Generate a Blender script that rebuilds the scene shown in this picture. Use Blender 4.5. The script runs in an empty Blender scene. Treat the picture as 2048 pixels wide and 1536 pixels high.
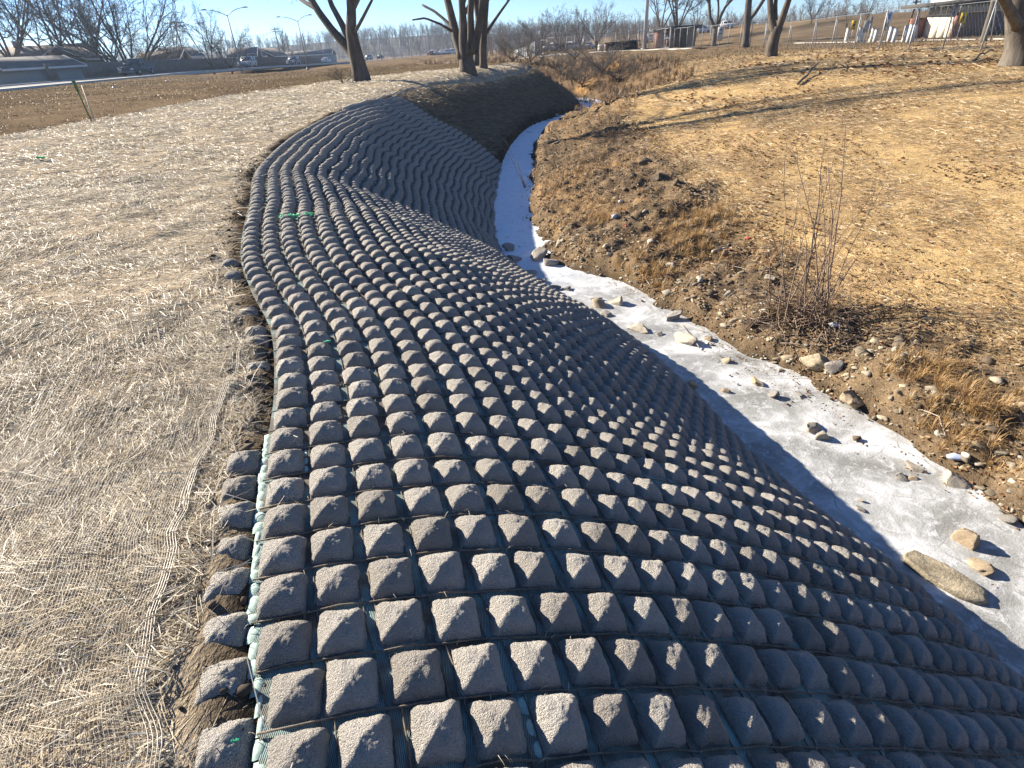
import bpy, bmesh, math, random
import numpy as np
from mathutils import Vector, Matrix

S = bpy.context.scene
COL = S.collection
R = math.radians

# ------------------------------------------------------------------ camera, sky, sun, exposure
CAM_H, PITCH, ROLL, FPX = 1.70, R(31.4), R(3.7), 1107.0
_fw = Vector((0, math.cos(PITCH), -math.sin(PITCH))); _up0 = Vector((0, math.sin(PITCH), math.cos(PITCH))); _rt0 = Vector((1, 0, 0))
_rt = _rt0*math.cos(ROLL) - _up0*math.sin(ROLL); _up = _up0*math.cos(ROLL) + _rt0*math.sin(ROLL)
cam_data = bpy.data.cameras.new('camera'); cam = bpy.data.objects.new('camera', cam_data); COL.objects.link(cam)
cam_data.sensor_width = 36.0; cam_data.lens = FPX/2048*36.0; cam_data.clip_start = .05; cam_data.clip_end = 4000
_m = Matrix((_rt, _up, -_fw)).transposed().to_4x4(); _m.translation = Vector((0, 0, CAM_H)); cam.matrix_world = _m
S.camera = cam

SUN_AZ, SUN_EL = R(-58.0), R(24.9)          # azimuth measured from straight ahead, negative = to the left
SUN_DIR = Vector((math.sin(SUN_AZ)*math.cos(SUN_EL), math.cos(SUN_AZ)*math.cos(SUN_EL), math.sin(SUN_EL)))
world = bpy.data.worlds.new('World'); S.world = world; world.use_nodes = True
wn = world.node_tree.nodes; wl = world.node_tree.links
sky = wn.new('ShaderNodeTexSky'); sky.sky_type = 'NISHITA'; sky.sun_disc = False
sky.sun_elevation = SUN_EL; sky.sun_rotation = SUN_AZ; sky.air_density = .7; sky.dust_density = .02; sky.ozone_density = 6.5
wl.new(sky.outputs[0], wn['Background'].inputs['Color']); wn['Background'].inputs['Strength'].default_value = .058
sun_data = bpy.data.lights.new('sun', 'SUN'); sun = bpy.data.objects.new('sun', sun_data); COL.objects.link(sun)
sun_data.energy = 5.0; sun_data.angle = R(.55); sun_data.color = (1.0, .90, .76)
sun.rotation_euler = (-SUN_DIR).to_track_quat('-Z', 'Y').to_euler(); sun.location = (0, 0, 60)
S.view_settings.view_transform = 'Standard'; S.view_settings.look = 'None'
S.view_settings.exposure = 1.64; S.view_settings.gamma = 1.0; S.view_settings.use_curve_mapping = False
S.render.engine = 'CYCLES'; S.cycles.use_denoising = True
S.cycles.max_bounces = 6; S.cycles.volume_bounces = 0

rng = np.random.default_rng(7); rnd = random.Random(7)

# ------------------------------------------------------------------ small builders
def survey(px, py, Y):
    """world point seen at a pixel of the 2048 x 1536 photograph, at forward distance Y"""
    d = _fw*FPX + _rt*(px-1024) + _up*(768-py); d = d/d.y
    return Vector((d.x*Y, Y, CAM_H+d.z*Y))

def survey_z(px, py, z):
    d = _fw*FPX + _rt*(px-1024) + _up*(768-py); t = (z-CAM_H)/d.z
    return Vector((d.x*t, d.y*t, z))

def props(o, label=None, cat=None, group=None, kind=None):
    if label: o['label'] = label
    if cat: o['category'] = cat
    if group: o['group'] = group
    if kind: o['kind'] = kind
    return o

def mesh_data(name, v, quads=None, tris=None, mat=None, smooth=False, colour=None, uv=None):
    me = bpy.data.meshes.new(name)
    v = np.asarray(v, np.float32); q = np.zeros((0, 4), np.int32) if quads is None else np.asarray(quads, np.int32).reshape(-1, 4)
    t = np.zeros((0, 3), np.int32) if tris is None else np.asarray(tris, np.int32).reshape(-1, 3)
    me.vertices.add(len(v)); me.vertices.foreach_set('co', v.ravel())
    nl = len(q)*4+len(t)*3; me.loops.add(nl)
    me.loops.foreach_set('vertex_index', np.r_[q.ravel(), t.ravel()].astype(np.int32))
    me.polygons.add(len(q)+len(t))
    me.polygons.foreach_set('loop_start', np.r_[np.arange(len(q))*4, len(q)*4+np.arange(len(t))*3].astype(np.int32))
    if smooth: me.polygons.foreach_set('use_smooth', np.ones(len(q)+len(t), bool))
    me.update(calc_edges=True)
    if colour is not None:
        a = me.color_attributes.new('tint', 'FLOAT_COLOR', 'POINT')
        c = np.ones((len(v), 4), np.float32); c[:, :3] = colour; a.data.foreach_set('color', c.ravel())
    if mat: me.materials.append(mat)
    return me

def link(name, me, parent=None, loc=None, rot=None, scale=None):
    o = bpy.data.objects.new(name, me); COL.objects.link(o)
    if parent is not None: o.parent = parent
    if loc is not None: o.location = loc
    if rot is not None: o.rotation_euler = rot
    if scale is not None: o.scale = scale if hasattr(scale, '__len__') else (scale,)*3
    return o

def empty(name, loc=(0, 0, 0), rz=0.0, label=None, cat=None, group=None):
    o = bpy.data.objects.new(name, None); COL.objects.link(o); o.location = loc; o.rotation_euler = (0, 0, rz); o.empty_display_size = .2
    return props(o, label, cat, group)

class MB:
    """collects boxes, prisms, tubes and loose faces of one mesh"""
    def __init__(s): s.v = []; s.q = []; s.t = []; s.n = 0
    def add(s, v, q=(), t=()):
        v = np.asarray(v, float).reshape(-1, 3); s.v.append(v)
        if len(q): s.q.append(np.asarray(q).reshape(-1, 4)+s.n)
        if len(t): s.t.append(np.asarray(t).reshape(-1, 3)+s.n)
        s.n += len(v); return s
    def box(s, x0, x1, y0, y1, z0, z1, M=None):
        v = np.array([(x, y, z) for z in (z0, z1) for y in (y0, y1) for x in (x0, x1)], float)
        if M is not None: v = (np.array(M)[:3, :3] @ v.T).T + np.array(M)[:3, 3]
        return s.add(v, [(0, 2, 3, 1), (4, 5, 7, 6), (0, 1, 5, 4), (1, 3, 7, 5), (3, 2, 6, 7), (2, 0, 4, 6)])
    def prism(s, prof, y0, y1, inset=None):
        """profile of (x, z) points extruded along y"""
        n = len(prof); p = np.asarray(prof, float); v = np.zeros((2*n, 3))
        v[:n, 0] = p[:, 0]; v[:n, 1] = y0; v[:n, 2] = p[:, 1]; v[n:, 0] = p[:, 0]; v[n:, 1] = y1; v[n:, 2] = p[:, 1]
        q = [(i, (i+1) % n, n+(i+1) % n, n+i) for i in range(n)]
        t = [(0, i+1, i) for i in range(1, n-1)] + [(n, n+i, n+i+1) for i in range(1, n-1)]
        return s.add(v, q, t)
    def tube(s, pts, rad, k=6, cap=True):
        v, q = tubes(np.asarray(pts, float)[None], np.broadcast_to(np.asarray(rad, float), (1, len(pts))), k)
        t = []
        if cap:
            n = len(pts); t = [(0, i+1, i) for i in range(1, k-1)] + [((n-1)*k, (n-1)*k+i, (n-1)*k+i+1) for i in range(1, k-1)]
        return s.add(v, q, t)
    def build(s, name, mat=None, parent=None, smooth=False, **kw):
        return link(name, s.data(name, mat, smooth), parent, **kw)
    def data(s, name, mat=None, smooth=False):
        return mesh_data(name, np.concatenate(s.v), np.concatenate(s.q) if s.q else None, np.concatenate(s.t) if s.t else None, mat, smooth)

def tubes(P, Rr, k):
    """P (B,n,3), R (B,n): vertices and quads of B tubes with k sides"""
    B, n, _ = P.shape; T = np.gradient(P, axis=1); T /= np.linalg.norm(T, axis=2, keepdims=True)+1e-12
    ref = np.where(np.abs(T[:, :1, 2:3]) > .8, np.array([1., 0, 0]), np.array([0, 0, 1.]))
    U = np.cross(T, np.broadcast_to(ref, T.shape)); U /= np.linalg.norm(U, axis=2, keepdims=True)+1e-12
    V = np.cross(T, U); a = np.arange(k)*2*math.pi/k
    ring = P[:, :, None] + Rr[:, :, None, None]*(np.cos(a)[None, None, :, None]*U[:, :, None]+np.sin(a)[None, None, :, None]*V[:, :, None])
    base = (np.arange(B)*n*k)[:, None, None]+(np.arange(n-1)*k)[None, :, None]
    i = np.arange(k)[None, None]; j = (np.arange(k)+1)[None, None] % k
    q = np.stack(np.broadcast_arrays(base+i, base+j, base+k+j, base+k+i), -1).reshape(-1, 4)
    return ring.reshape(-1, 3), q

# ------------------------------------------------------------------ materials
def nodes(name):
    m = bpy.data.materials.new(name); m.use_nodes = True; nt = m.node_tree
    return m, nt.nodes, nt.links, nt.nodes['Principled BSDF']

def noise(N, L, scale, detail=5, rough=.6, coord='Object', dist=0, sc=None):
    tc = N.new('ShaderNodeTexCoord'); n = N.new('ShaderNodeTexNoise')
    n.inputs['Scale'].default_value = scale; n.inputs['Detail'].default_value = detail; n.inputs['Roughness'].default_value = rough; n.inputs['Distortion'].default_value = dist
    if sc:
        mp = N.new('ShaderNodeMapping'); mp.inputs['Scale'].default_value = sc; L.new(tc.outputs[coord], mp.inputs[0]); L.new(mp.outputs[0], n.inputs['Vector'])
    else: L.new(tc.outputs[coord], n.inputs['Vector'])
    return n.outputs['Fac']

def ramp(N, L, fac, stops):
    r = N.new('ShaderNodeValToRGB'); e = r.color_ramp.elements
    while len(e) < len(stops): e.new(.5)
    for i, (p, c) in enumerate(stops): e[i].position = p; e[i].color = (*c, 1) if len(c) == 3 else c
    L.new(fac, r.inputs[0]); return r.outputs[0]

def mixc(N, L, fac, a, b, mode='MIX'):
    m = N.new('ShaderNodeMix'); m.data_type = 'RGBA'; m.blend_type = mode
    for sock, val in ((m.inputs[0], fac), (m.inputs[6], a), (m.inputs[7], b)):
        if isinstance(val, (int, float)): sock.default_value = val
        elif isinstance(val, tuple): sock.default_value = (*val, 1)
        else: L.new(val, sock)
    return m.outputs[2]

def bump(N, L, B, height, strength=.5, dist=.01):
    b = N.new('ShaderNodeBump'); b.inputs['Strength'].default_value = strength; b.inputs['Distance'].default_value = dist
    L.new(height, b.inputs['Height']); L.new(b.outputs[0], B.inputs['Normal']); return b

def plain(name, col, rough=.7, metal=0.0, var=.18, scale=6.0, bumps=0.0, bd=.01, alpha=None):
    m, N, L, B = nodes(name)
    f = noise(N, L, scale)
    c = ramp(N, L, f, [(.25, tuple(x*(1-var) for x in col)), (.75, tuple(min(1, x*(1+var)) for x in col))])
    L.new(c, B.inputs['Base Color']); B.inputs['Roughness'].default_value = rough; B.inputs['Metallic'].default_value = metal
    if bumps: bump(N, L, B, noise(N, L, scale*6), bumps, bd)
    return m

def tinted(name, rough=.75, transl=0.0, var=.25, scale=3.0):
    """colour carried by the pieces themselves ('tint'), slightly mottled; thin stalks let some light through"""
    m, N, L, B = nodes(name)
    a = N.new('ShaderNodeAttribute'); a.attribute_name = 'tint'
    f = noise(N, L, scale)
    c = mixc(N, L, 1.0, a.outputs['Color'], ramp(N, L, f, [(.2, (1-var,)*3), (.8, (1+var,)*3)]), 'MULTIPLY')
    L.new(c, B.inputs['Base Color']); B.inputs['Roughness'].default_value = rough
    B.inputs['Specular IOR Level'].default_value = .35
    if transl:
        t = N.new('ShaderNodeBsdfTranslucent'); L.new(c, t.inputs['Color'])
        mx = N.new('ShaderNodeMixShader'); mx.inputs[0].default_value = transl
        L.new(B.outputs[0], mx.inputs[1]); L.new(t.outputs[0], mx.inputs[2]); L.new(mx.outputs[0], N['Material Output'].inputs['Surface'])
    return m

def ground_material():
    m, N, L, B = nodes('soil_and_straw')
    a = N.new('ShaderNodeAttribute'); a.attribute_name = 'tint'
    f1 = noise(N, L, 1.1, 6, .65); f2 = noise(N, L, 9, 6, .7); f3 = noise(N, L, 60, 3, .7, sc=(1, .35, 1))
    c = mixc(N, L, 1.0, a.outputs['Color'], ramp(N, L, f1, [(.25, (.72, .70, .68)), (.75, (1.22, 1.20, 1.18))]), 'MULTIPLY')
    c = mixc(N, L, 1.0, c, ramp(N, L, f2, [(.25, (.62, .6, .58)), (.5, (1, 1, 1)), (.8, (1.4, 1.36, 1.3))]), 'MULTIPLY')
    c = mixc(N, L, 1.0, c, ramp(N, L, f3, [(.3, (.7, .68, .66)), (.7, (1.3, 1.28, 1.25))]), 'MULTIPLY')
    L.new(c, B.inputs['Base Color']); B.inputs['Roughness'].default_value = 1.0; B.inputs['Specular IOR Level'].default_value = 0.0
    mx = N.new('ShaderNodeMath'); mx.operation = 'ADD'; L.new(f2, mx.inputs[0]); L.new(f3, mx.inputs[1])
    bump(N, L, B, mx.outputs[0], .8, .035)
    return m

def concrete_material():
    m, N, L, B = nodes('rough_concrete')
    f1 = noise(N, L, 14, 5, .6); f2 = noise(N, L, 190, 4, .75); oi = N.new('ShaderNodeObjectInfo')
    c = ramp(N, L, f1, [(.3, (.48, .452, .408)), (.7, (.63, .595, .54))])
    c = mixc(N, L, 1.0, c, ramp(N, L, f2, [(.3, (.72, .72, .72)), (.7, (1.2, 1.2, 1.2))]), 'MULTIPLY')
    c = mixc(N, L, 1.0, c, ramp(N, L, oi.outputs['Random'], [(0, (.76, .74, .72)), (.3, (.95, .94, .93)), (1, (1.14, 1.14, 1.14))]), 'MULTIPLY')
    L.new(c, B.inputs['Base Color']); B.inputs['Roughness'].default_value = .9; B.inputs['Specular IOR Level'].default_value = .25
    f4 = ramp(N, L, noise(N, L, 120, 4, .7), [(.36, (0, 0, 0)), (.64, (1, 1, 1))]); v = N.new('ShaderNodeTexVoronoi'); v.inputs['Scale'].default_value = 210; v.inputs['Randomness'].default_value = 1; tc = N.new('ShaderNodeTexCoord'); L.new(tc.outputs['Object'], v.inputs['Vector'])
    mx = N.new('ShaderNodeMath'); mx.operation = 'SUBTRACT'; L.new(f4, mx.inputs[0]); L.new(v.outputs['Distance'], mx.inputs[1])
    bump(N, L, B, mx.outputs[0], 1.0, .014)
    return m

def backing_material():
    m, N, L, B = nodes('teal_mat_fabric')
    w = N.new('ShaderNodeTexWave'); w.inputs['Scale'].default_value = 55; w.inputs['Distortion'].default_value = 1.5; w.inputs['Detail'].default_value = 2
    tc = N.new('ShaderNodeTexCoord'); L.new(tc.outputs['Object'], w.inputs['Vector'])
    f = noise(N, L, 5, 5, .65); f2 = noise(N, L, 40, 4, .7)
    c = ramp(N, L, w.outputs['Fac'], [(.3, (.09, .15, .145)), (.8, (.30, .42, .40))])
    c = mixc(N, L, ramp(N, L, f, [(.40, (0, 0, 0)), (.58, (1, 1, 1))]), c, ramp(N, L, f2, [(.3, (.06, .05, .038)), (.7, (.15, .125, .095))]))
    L.new(c, B.inputs['Base Color']); B.inputs['Roughness'].default_value = .85
    bump(N, L, B, w.outputs['Fac'], .5, .006)
    return m

def ice_material():
    m, N, L, B = nodes('creek_ice')
    f1 = noise(N, L, 1.3, 6, .62, dist=.6); f2 = noise(N, L, 7, 6, .7, dist=.8); f3 = noise(N, L, 45, 4, .7)
    c = ramp(N, L, f1, [(.38, (.24, .24, .225)), (.52, (.38, .385, .375)), (.61, (.57, .575, .58))])
    c = mixc(N, L, ramp(N, L, f2, [(.50, (0, 0, 0)), (.64, (.8, .8, .8))]), c, (.60, .605, .61))
    c = mixc(N, L, ramp(N, L, f2, [(.30, (.55, .55, .55)), (.38, (0, 0, 0))]), c, (.33, .31, .27))
    vc = N.new('ShaderNodeTexVoronoi'); vc.feature = 'DISTANCE_TO_EDGE'; vc.inputs['Scale'].default_value = 1.5; tv = N.new('ShaderNodeTexCoord'); nv = N.new('ShaderNodeTexNoise'); nv.inputs['Scale'].default_value = 2.5; L.new(tv.outputs['Object'], nv.inputs['Vector'])
    vm = N.new('ShaderNodeMix'); vm.data_type = 'VECTOR'; vm.inputs[0].default_value = .22; L.new(tv.outputs['Object'], vm.inputs[4]); L.new(nv.outputs['Color'], vm.inputs[5]); L.new(vm.outputs[1], vc.inputs['Vector'])
    ck = ramp(N, L, vc.outputs['Distance'], [(.002, (1, 1, 1)), (.012, (0, 0, 0))]); ck = mixc(N, L, 1.0, ck, ramp(N, L, f2, [(.42, (0, 0, 0)), (.56, (.75, .75, .75))]), 'MULTIPLY')
    c = mixc(N, L, ck, c, (.20, .19, .17))
    tc = N.new('ShaderNodeTexCoord'); sx = N.new('ShaderNodeSeparateXYZ'); L.new(tc.outputs['Object'], sx.inputs[0])
    mr = N.new('ShaderNodeMapRange'); mr.inputs[1].default_value = 9.5; mr.inputs[2].default_value = 12.5; L.new(sx.outputs[1], mr.inputs[0])
    c = mixc(N, L, mr.outputs[0], c, ramp(N, L, f2, [(.25, (.52, .56, .62)), (.45, (.74, .79, .86)), (.7, (.82, .86, .91))]))      # frost above the bend; paler and bluer, painting in sky light on shaded ice
    L.new(c, B.inputs['Base Color'])
    L.new(ramp(N, L, f1, [(.35, (.22,)*3), (.6, (.62,)*3)]), B.inputs['Roughness'])
    B.inputs['Subsurface Weight'].default_value = 0
    mx = N.new('ShaderNodeMath'); mx.operation = 'ADD'; L.new(f2, mx.inputs[0]); L.new(f3, mx.inputs[1])
    bump(N, L, B, mx.outputs[0], .35, .02)
    return m

def rock_material(name, a, b):
    m, N, L, B = nodes(name)
    f1 = noise(N, L, 6, 6, .65); f2 = noise(N, L, 45, 5, .7); oi = N.new('ShaderNodeObjectInfo')
    c = ramp(N, L, f1, [(.3, a), (.7, b)])
    c = mixc(N, L, 1.0, c, ramp(N, L, f2, [(.3, (.6, .58, .55)), (.7, (1.25, 1.25, 1.25))]), 'MULTIPLY')
    c = mixc(N, L, 1.0, c, ramp(N, L, oi.outputs['Random'], [(0, (.8, .8, .8)), (1, (1.15, 1.13, 1.1))]), 'MULTIPLY')
    L.new(c, B.inputs['Base Color']); B.inputs['Roughness'].default_value = .85
    bump(N, L, B, f2, .7, .02)
    return m

def bark_material(name, a, b):
    m, N, L, B = nodes(name)
    f1 = noise(N, L, 5, 6, .7, sc=(1, 1, .18)); f2 = noise(N, L, 1.0, 3)
    c = mixc(N, L, 1.0, ramp(N, L, f1, [(.3, a), (.7, b)]), ramp(N, L, f2, [(.3, (.8, .8, .8)), (.7, (1.15, 1.15, 1.15))]), 'MULTIPLY')
    L.new(c, B.inputs['Base Color']); B.inputs['Roughness'].default_value = .9; B.inputs['Specular IOR Level'].default_value = .2
    bump(N, L, B, f1, .9, .05)
    return m

def brick_material(name, c1, c2, mortar, scale=1.0):
    m, N, L, B = nodes(name)
    tc = N.new('ShaderNodeTexCoord'); b = N.new('ShaderNodeTexBrick'); mp = N.new('ShaderNodeMapping'); mp.inputs['Rotation'].default_value = (R(90), 0, 0)
    L.new(tc.outputs['Object'], mp.inputs[0]); L.new(mp.outputs[0], b.inputs['Vector'])
    b.inputs['Color1'].default_value = (*c1, 1); b.inputs['Color2'].default_value = (*c2, 1); b.inputs['Mortar'].default_value = (*mortar, 1)
    b.inputs['Scale'].default_value = 4.5*scale; L.new(b.outputs['Color'], B.inputs['Base Color']); B.inputs['Roughness'].default_value = .9
    return m

M = dict(
    ground=ground_material(), concrete=concrete_material(), backing=backing_material(), ice=ice_material(),
    straw=tinted('straw_stalks', .55, .30), leaf=tinted('dry_leaves', .7, .25), soilbits=tinted('soil_clods', .95),
    fabric=plain('pale_teal_fabric', (.36, .49, .43), .8, var=.3, scale=60, bumps=.5, bd=.004),
    cord=plain('dark_geogrid_cord', (.15, .125, .095), .85, var=.45, scale=70, bumps=.6, bd=.004),
    net=plain('pale_netting', (.55, .50, .42), .5, var=.1),
    limestone=rock_material('limestone', (.36, .32, .25), (.56, .51, .43)), greyrock=rock_material('grey_rock', (.22, .21, .195), (.38, .36, .33)), tanrock=rock_material('tan_rock', (.34, .26, .17), (.50, .41, .29)),
    slabrock=rock_material('mottled_slab', (.17, .14, .095), (.46, .40, .29)),
    bark=bark_material('grey_brown_bark', (.055, .045, .036), (.16, .135, .11)), bark_pale=bark_material('pale_bark', (.065, .055, .043), (.19, .165, .135)),
    twig=plain('twig_bark', (.135, .105, .082), .85, var=.3, scale=2), twig_red=plain('tan_twig', (.24, .17, .12), .85, var=.3, scale=2),
    twig_grey=plain('far_twig', (.095, .08, .073), .9, var=.3, scale=.3),
    asphalt=plain('asphalt', (.055, .055, .058), .9, var=.2, scale=2), kerb=plain('pale_concrete', (.42, .40, .36), .85, var=.12, scale=1), trail=plain('trail_concrete', (.42, .39, .34), .9, var=.15, scale=.6),
    galv=plain('galvanised_steel', (.24, .25, .26), .55, .3, var=.12, scale=4), wire=plain('chain_link_wire', (.17, .175, .18), .7, .2, var=.1),
    polewhite=plain('pale_steel_pole', (.55, .57, .60), .4, .2, var=.08), wood=plain('weathered_wood', (.16, .13, .105), .85, var=.3, scale=3), poledark=plain('creosote_pole', (.07, .055, .045), .9, var=.25),
    fencewood=plain('fence_boards', (.185, .15, .125), .88, var=.25, scale=1.5), fencebrown=plain('brown_fence_boards', (.15, .095, .07), .88, var=.25, scale=1.5),
    brick=brick_material('red_brick', (.28, .095, .062), (.20, .07, .05), (.30, .25, .21)), brickbrown=brick_material('brown_brick', (.21, .125, .095), (.17, .10, .08), (.25, .22, .19)),
    cream=plain('cream_painted_wall', (.68, .60, .47), .8, var=.08, scale=1.2), white=plain('white_paint', (.52, .51, .48), .6, var=.06), darkroof=plain('dark_fascia', (.045, .04, .036), .8, var=.2),
    shingle=plain('grey_shingles', (.12, .115, .115), .95, var=.25, scale=5, bumps=.5), shingle2=plain('brown_shingles', (.16, .125, .10), .95, var=.25, scale=5, bumps=.5), siding=plain('grey_siding', (.25, .25, .25), .85, var=.1), siding2=plain('tan_siding', (.30, .225, .15), .85, var=.12), siding3=plain('brown_siding', (.15, .11, .085), .85, var=.15), sidingblue=plain('slate_siding', (.14, .17, .2), .85, var=.12),
    trim=plain('white_trim', (.6, .6, .58), .7, var=.06),
    glass=plain('window_glass', (.05, .06, .07), .12, var=.2), frosted=plain('frosted_panes', (.42, .43, .42), .5, var=.2, scale=2), tyre=plain('tyre_rubber', (.02, .02, .02), .9), rim=plain('wheel_rim', (.35, .35, .36), .35, .7), lamp=plain('headlamp_glass', (.75, .76, .78), .15),
    yellow=plain('yellow_sign_paint', (.75, .50, .02), .5, var=.05), blue=plain('sign_blue', (.06, .16, .42), .5), black=plain('sign_black', (.02, .02, .02), .6),
    green=plain('green_mesh_scrap', (.02, .48, .23), .6, var=.3, scale=40), postgreen=plain('green_steel_post', (.12, .16, .05), .6, var=.25, scale=8), red=plain('red_marker', (.55, .08, .05), .6), plastic=plain('pale_plastic', (.62, .64, .68), .35, var=.12, scale=20), bluelitter=plain('blue_grey_litter', (.34, .40, .55), .4, var=.3, scale=30),
    paleWood=plain('bleached_wood', (.44, .39, .32), .85, var=.25, scale=15, bumps=.5), sand=plain('tan_plank', (.5, .42, .28), .8),
)
for i, c in enumerate([(.022, .03, .036), (.32, .33, .34), (.62, .62, .62), (.05, .06, .09), (.20, .05, .04), (.10, .13, .18)]):
    m = plain('car_paint_'+['dark', 'silver', 'white', 'navy', 'red', 'blue'][i], c, .45, .0, var=.04); M['car'+str(i)] = m
# --- terrain maths (shared) ---
def vnoise(x, y, seed=0):
    xi = np.floor(x).astype(np.int64); yi = np.floor(y).astype(np.int64)
    fx = x - xi; fy = y - yi
    fx = fx*fx*(3-2*fx); fy = fy*fy*(3-2*fy)
    def h(a, b):
        n = (a*374761393 + b*668265263 + seed*1442695041) & 0xffffffff
        n = ((n ^ (n >> 13))*1274126177) & 0xffffffff
        return ((n ^ (n >> 16)) & 0xffff)/65535.0
    a = h(xi, yi); b = h(xi+1, yi); c = h(xi, yi+1); d = h(xi+1, yi+1)
    return (a*(1-fx)+b*fx)*(1-fy)+(c*(1-fx)+d*fx)*fy

def fbm(x, y, octaves=4, seed=0, gain=.5):
    s = 0; a = 1; t = 0
    for o in range(octaves):
        s = s + a*(vnoise(x*2**o+17.3*o, y*2**o-9.1*o, seed+o)-.5); t += a; a *= gain
    return s/t*2

def sstep(a, b, x):
    t = np.clip((x-a)/(b-a), 0, 1); return t*t*(3-2*t)

def catmull(P, n=10):
    P = np.asarray(P, float); Q = np.vstack([2*P[0]-P[1], P, 2*P[-1]-P[-2]]); out = []
    for i in range(1, len(Q)-2):
        for t in np.arange(n)/n:
            a, b, c, d = Q[i-1:i+3]
            out.append(.5*(2*b+(c-a)*t+(2*a-5*b+4*c-d)*t*t+(3*b-a-3*c+d)*t**3))
    out.append(P[-1]); return np.array(out)

def resample(P, step):
    P = np.asarray(P, float); s = np.r_[0, np.cumsum(np.linalg.norm(np.diff(P, axis=0), axis=1))]
    n = max(2, int(round(s[-1]/step))+1); u = np.linspace(0, s[-1], n)
    return np.stack([np.interp(u, s, P[:, k]) for k in range(P.shape[1])], 1)

def sdist(x, y, P):
    """distance to polyline P and side: negative = left of travel direction"""
    x = np.asarray(x, float).ravel(); y = np.asarray(y, float).ravel()
    best = np.full(x.shape, 1e18); sg = np.ones_like(x)
    for i in range(len(P)-1):
        ax, ay = P[i]; bx, by = P[i+1]; dx, dy = bx-ax, by-ay; L = dx*dx+dy*dy+1e-12
        t = np.clip(((x-ax)*dx+(y-ay)*dy)/L, 0, 1)
        qx = x-ax-t*dx; qy = y-ay-t*dy; d = qx*qx+qy*qy
        m = d < best
        best = np.where(m, d, best); sg = np.where(m, np.where(dx*qy-dy*qx > 0, -1., 1.), sg)
    return np.sqrt(best)*sg

ICE = -2.35
TOE = catmull([(3.55,-4),(3.49,0),(3.41,2.03),(3.29,2.67),(3.19,3.04),(3.01,3.49),(2.79,4.09),(2.58,4.8),(2.38,5.95),(1.97,7.43),(1.22,8.98),(.5,10.61),(-.05,12.3),(-.24,15.3),(-.1,19.5),(.15,23.5),(.85,29.5),(2.2,35.7),(4.6,40.5),(6.2,44.5),(6.2,49),(3,57),(-6,66),(-20,76),(-60,95)], 6)
RIM = catmull([(4.7,-4),(4.65,0),(4.55,2.2),(4.50,3.3),(4.38,4.2),(4.07,5.41),(3.68,6.28),(3.22,7.38),(2.73,8.76),(1.95,10.34),(1.0,11.75),(.85,13.2),(.84,16.1),(.95,19),(1.15,22.1),(1.75,28),(2.7,33.2),(4.3,37.8),(7.2,41.8),(8.2,46),(7.8,51),(4,59),(-5,68.5),(-19,78.5),(-60,98)], 6)
ROAD = catmull([(-20,-30),(-29,0),(-36.5,38),(-41,70),(-43,100),(-45,150),(-43,220),(-38,330)], 8)   # centre line
EDGE = catmull([(-.42,-1.2),(-.60,0),(-.80,.82),(-.92,1.12),(-1.03,1.42),(-1.17,1.88),(-1.29,2.3),(-1.45,2.91),(-1.77,3.79),(-2.23,4.64),(-2.77,5.82),(-3.51,8.1),(-4.30,10.72),(-4.68,14.64),(-4.45,19.04),(-3.7,23.3)], 6)   # upper edge of the mat
CREST = np.vstack([EDGE, catmull([(-3.7,23.3),(-3.0,28),(-1.6,34),(.6,39.5),(2.6,44),(2.6,49),(-.5,55),(-9,62.5),(-23,72),(-60,91)], 6)[1:]])
OUTER = catmull([(-14,-30),(-13.4,4),(-12.9,16),(-11.6,19.7),(-8.9,28.5),(-7,34.5),(-4,40),(.5,44.5),(2,48)], 6)          # outer edge of the straw
GOLD = catmull([(6.4,-4),(6.2,0),(5.9,5.2),(5.15,7.7),(4.75,10.4),(4.9,14),(5.1,17.7),(5.6,25.5),(7.0,31),(9,38),(16,50)], 6)  # lower edge of the golden straw
MAT_END = 23.4
def zroad(y): return np.interp(y, [-30, 80, 110, 150, 200, 330], [1.0, 1.0, .85, .5, 0, 0])
# one long bank crest of the left side: rise of the left field along the channel
def zleft(y):
    return .60*sstep(4, 30, y)

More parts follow.
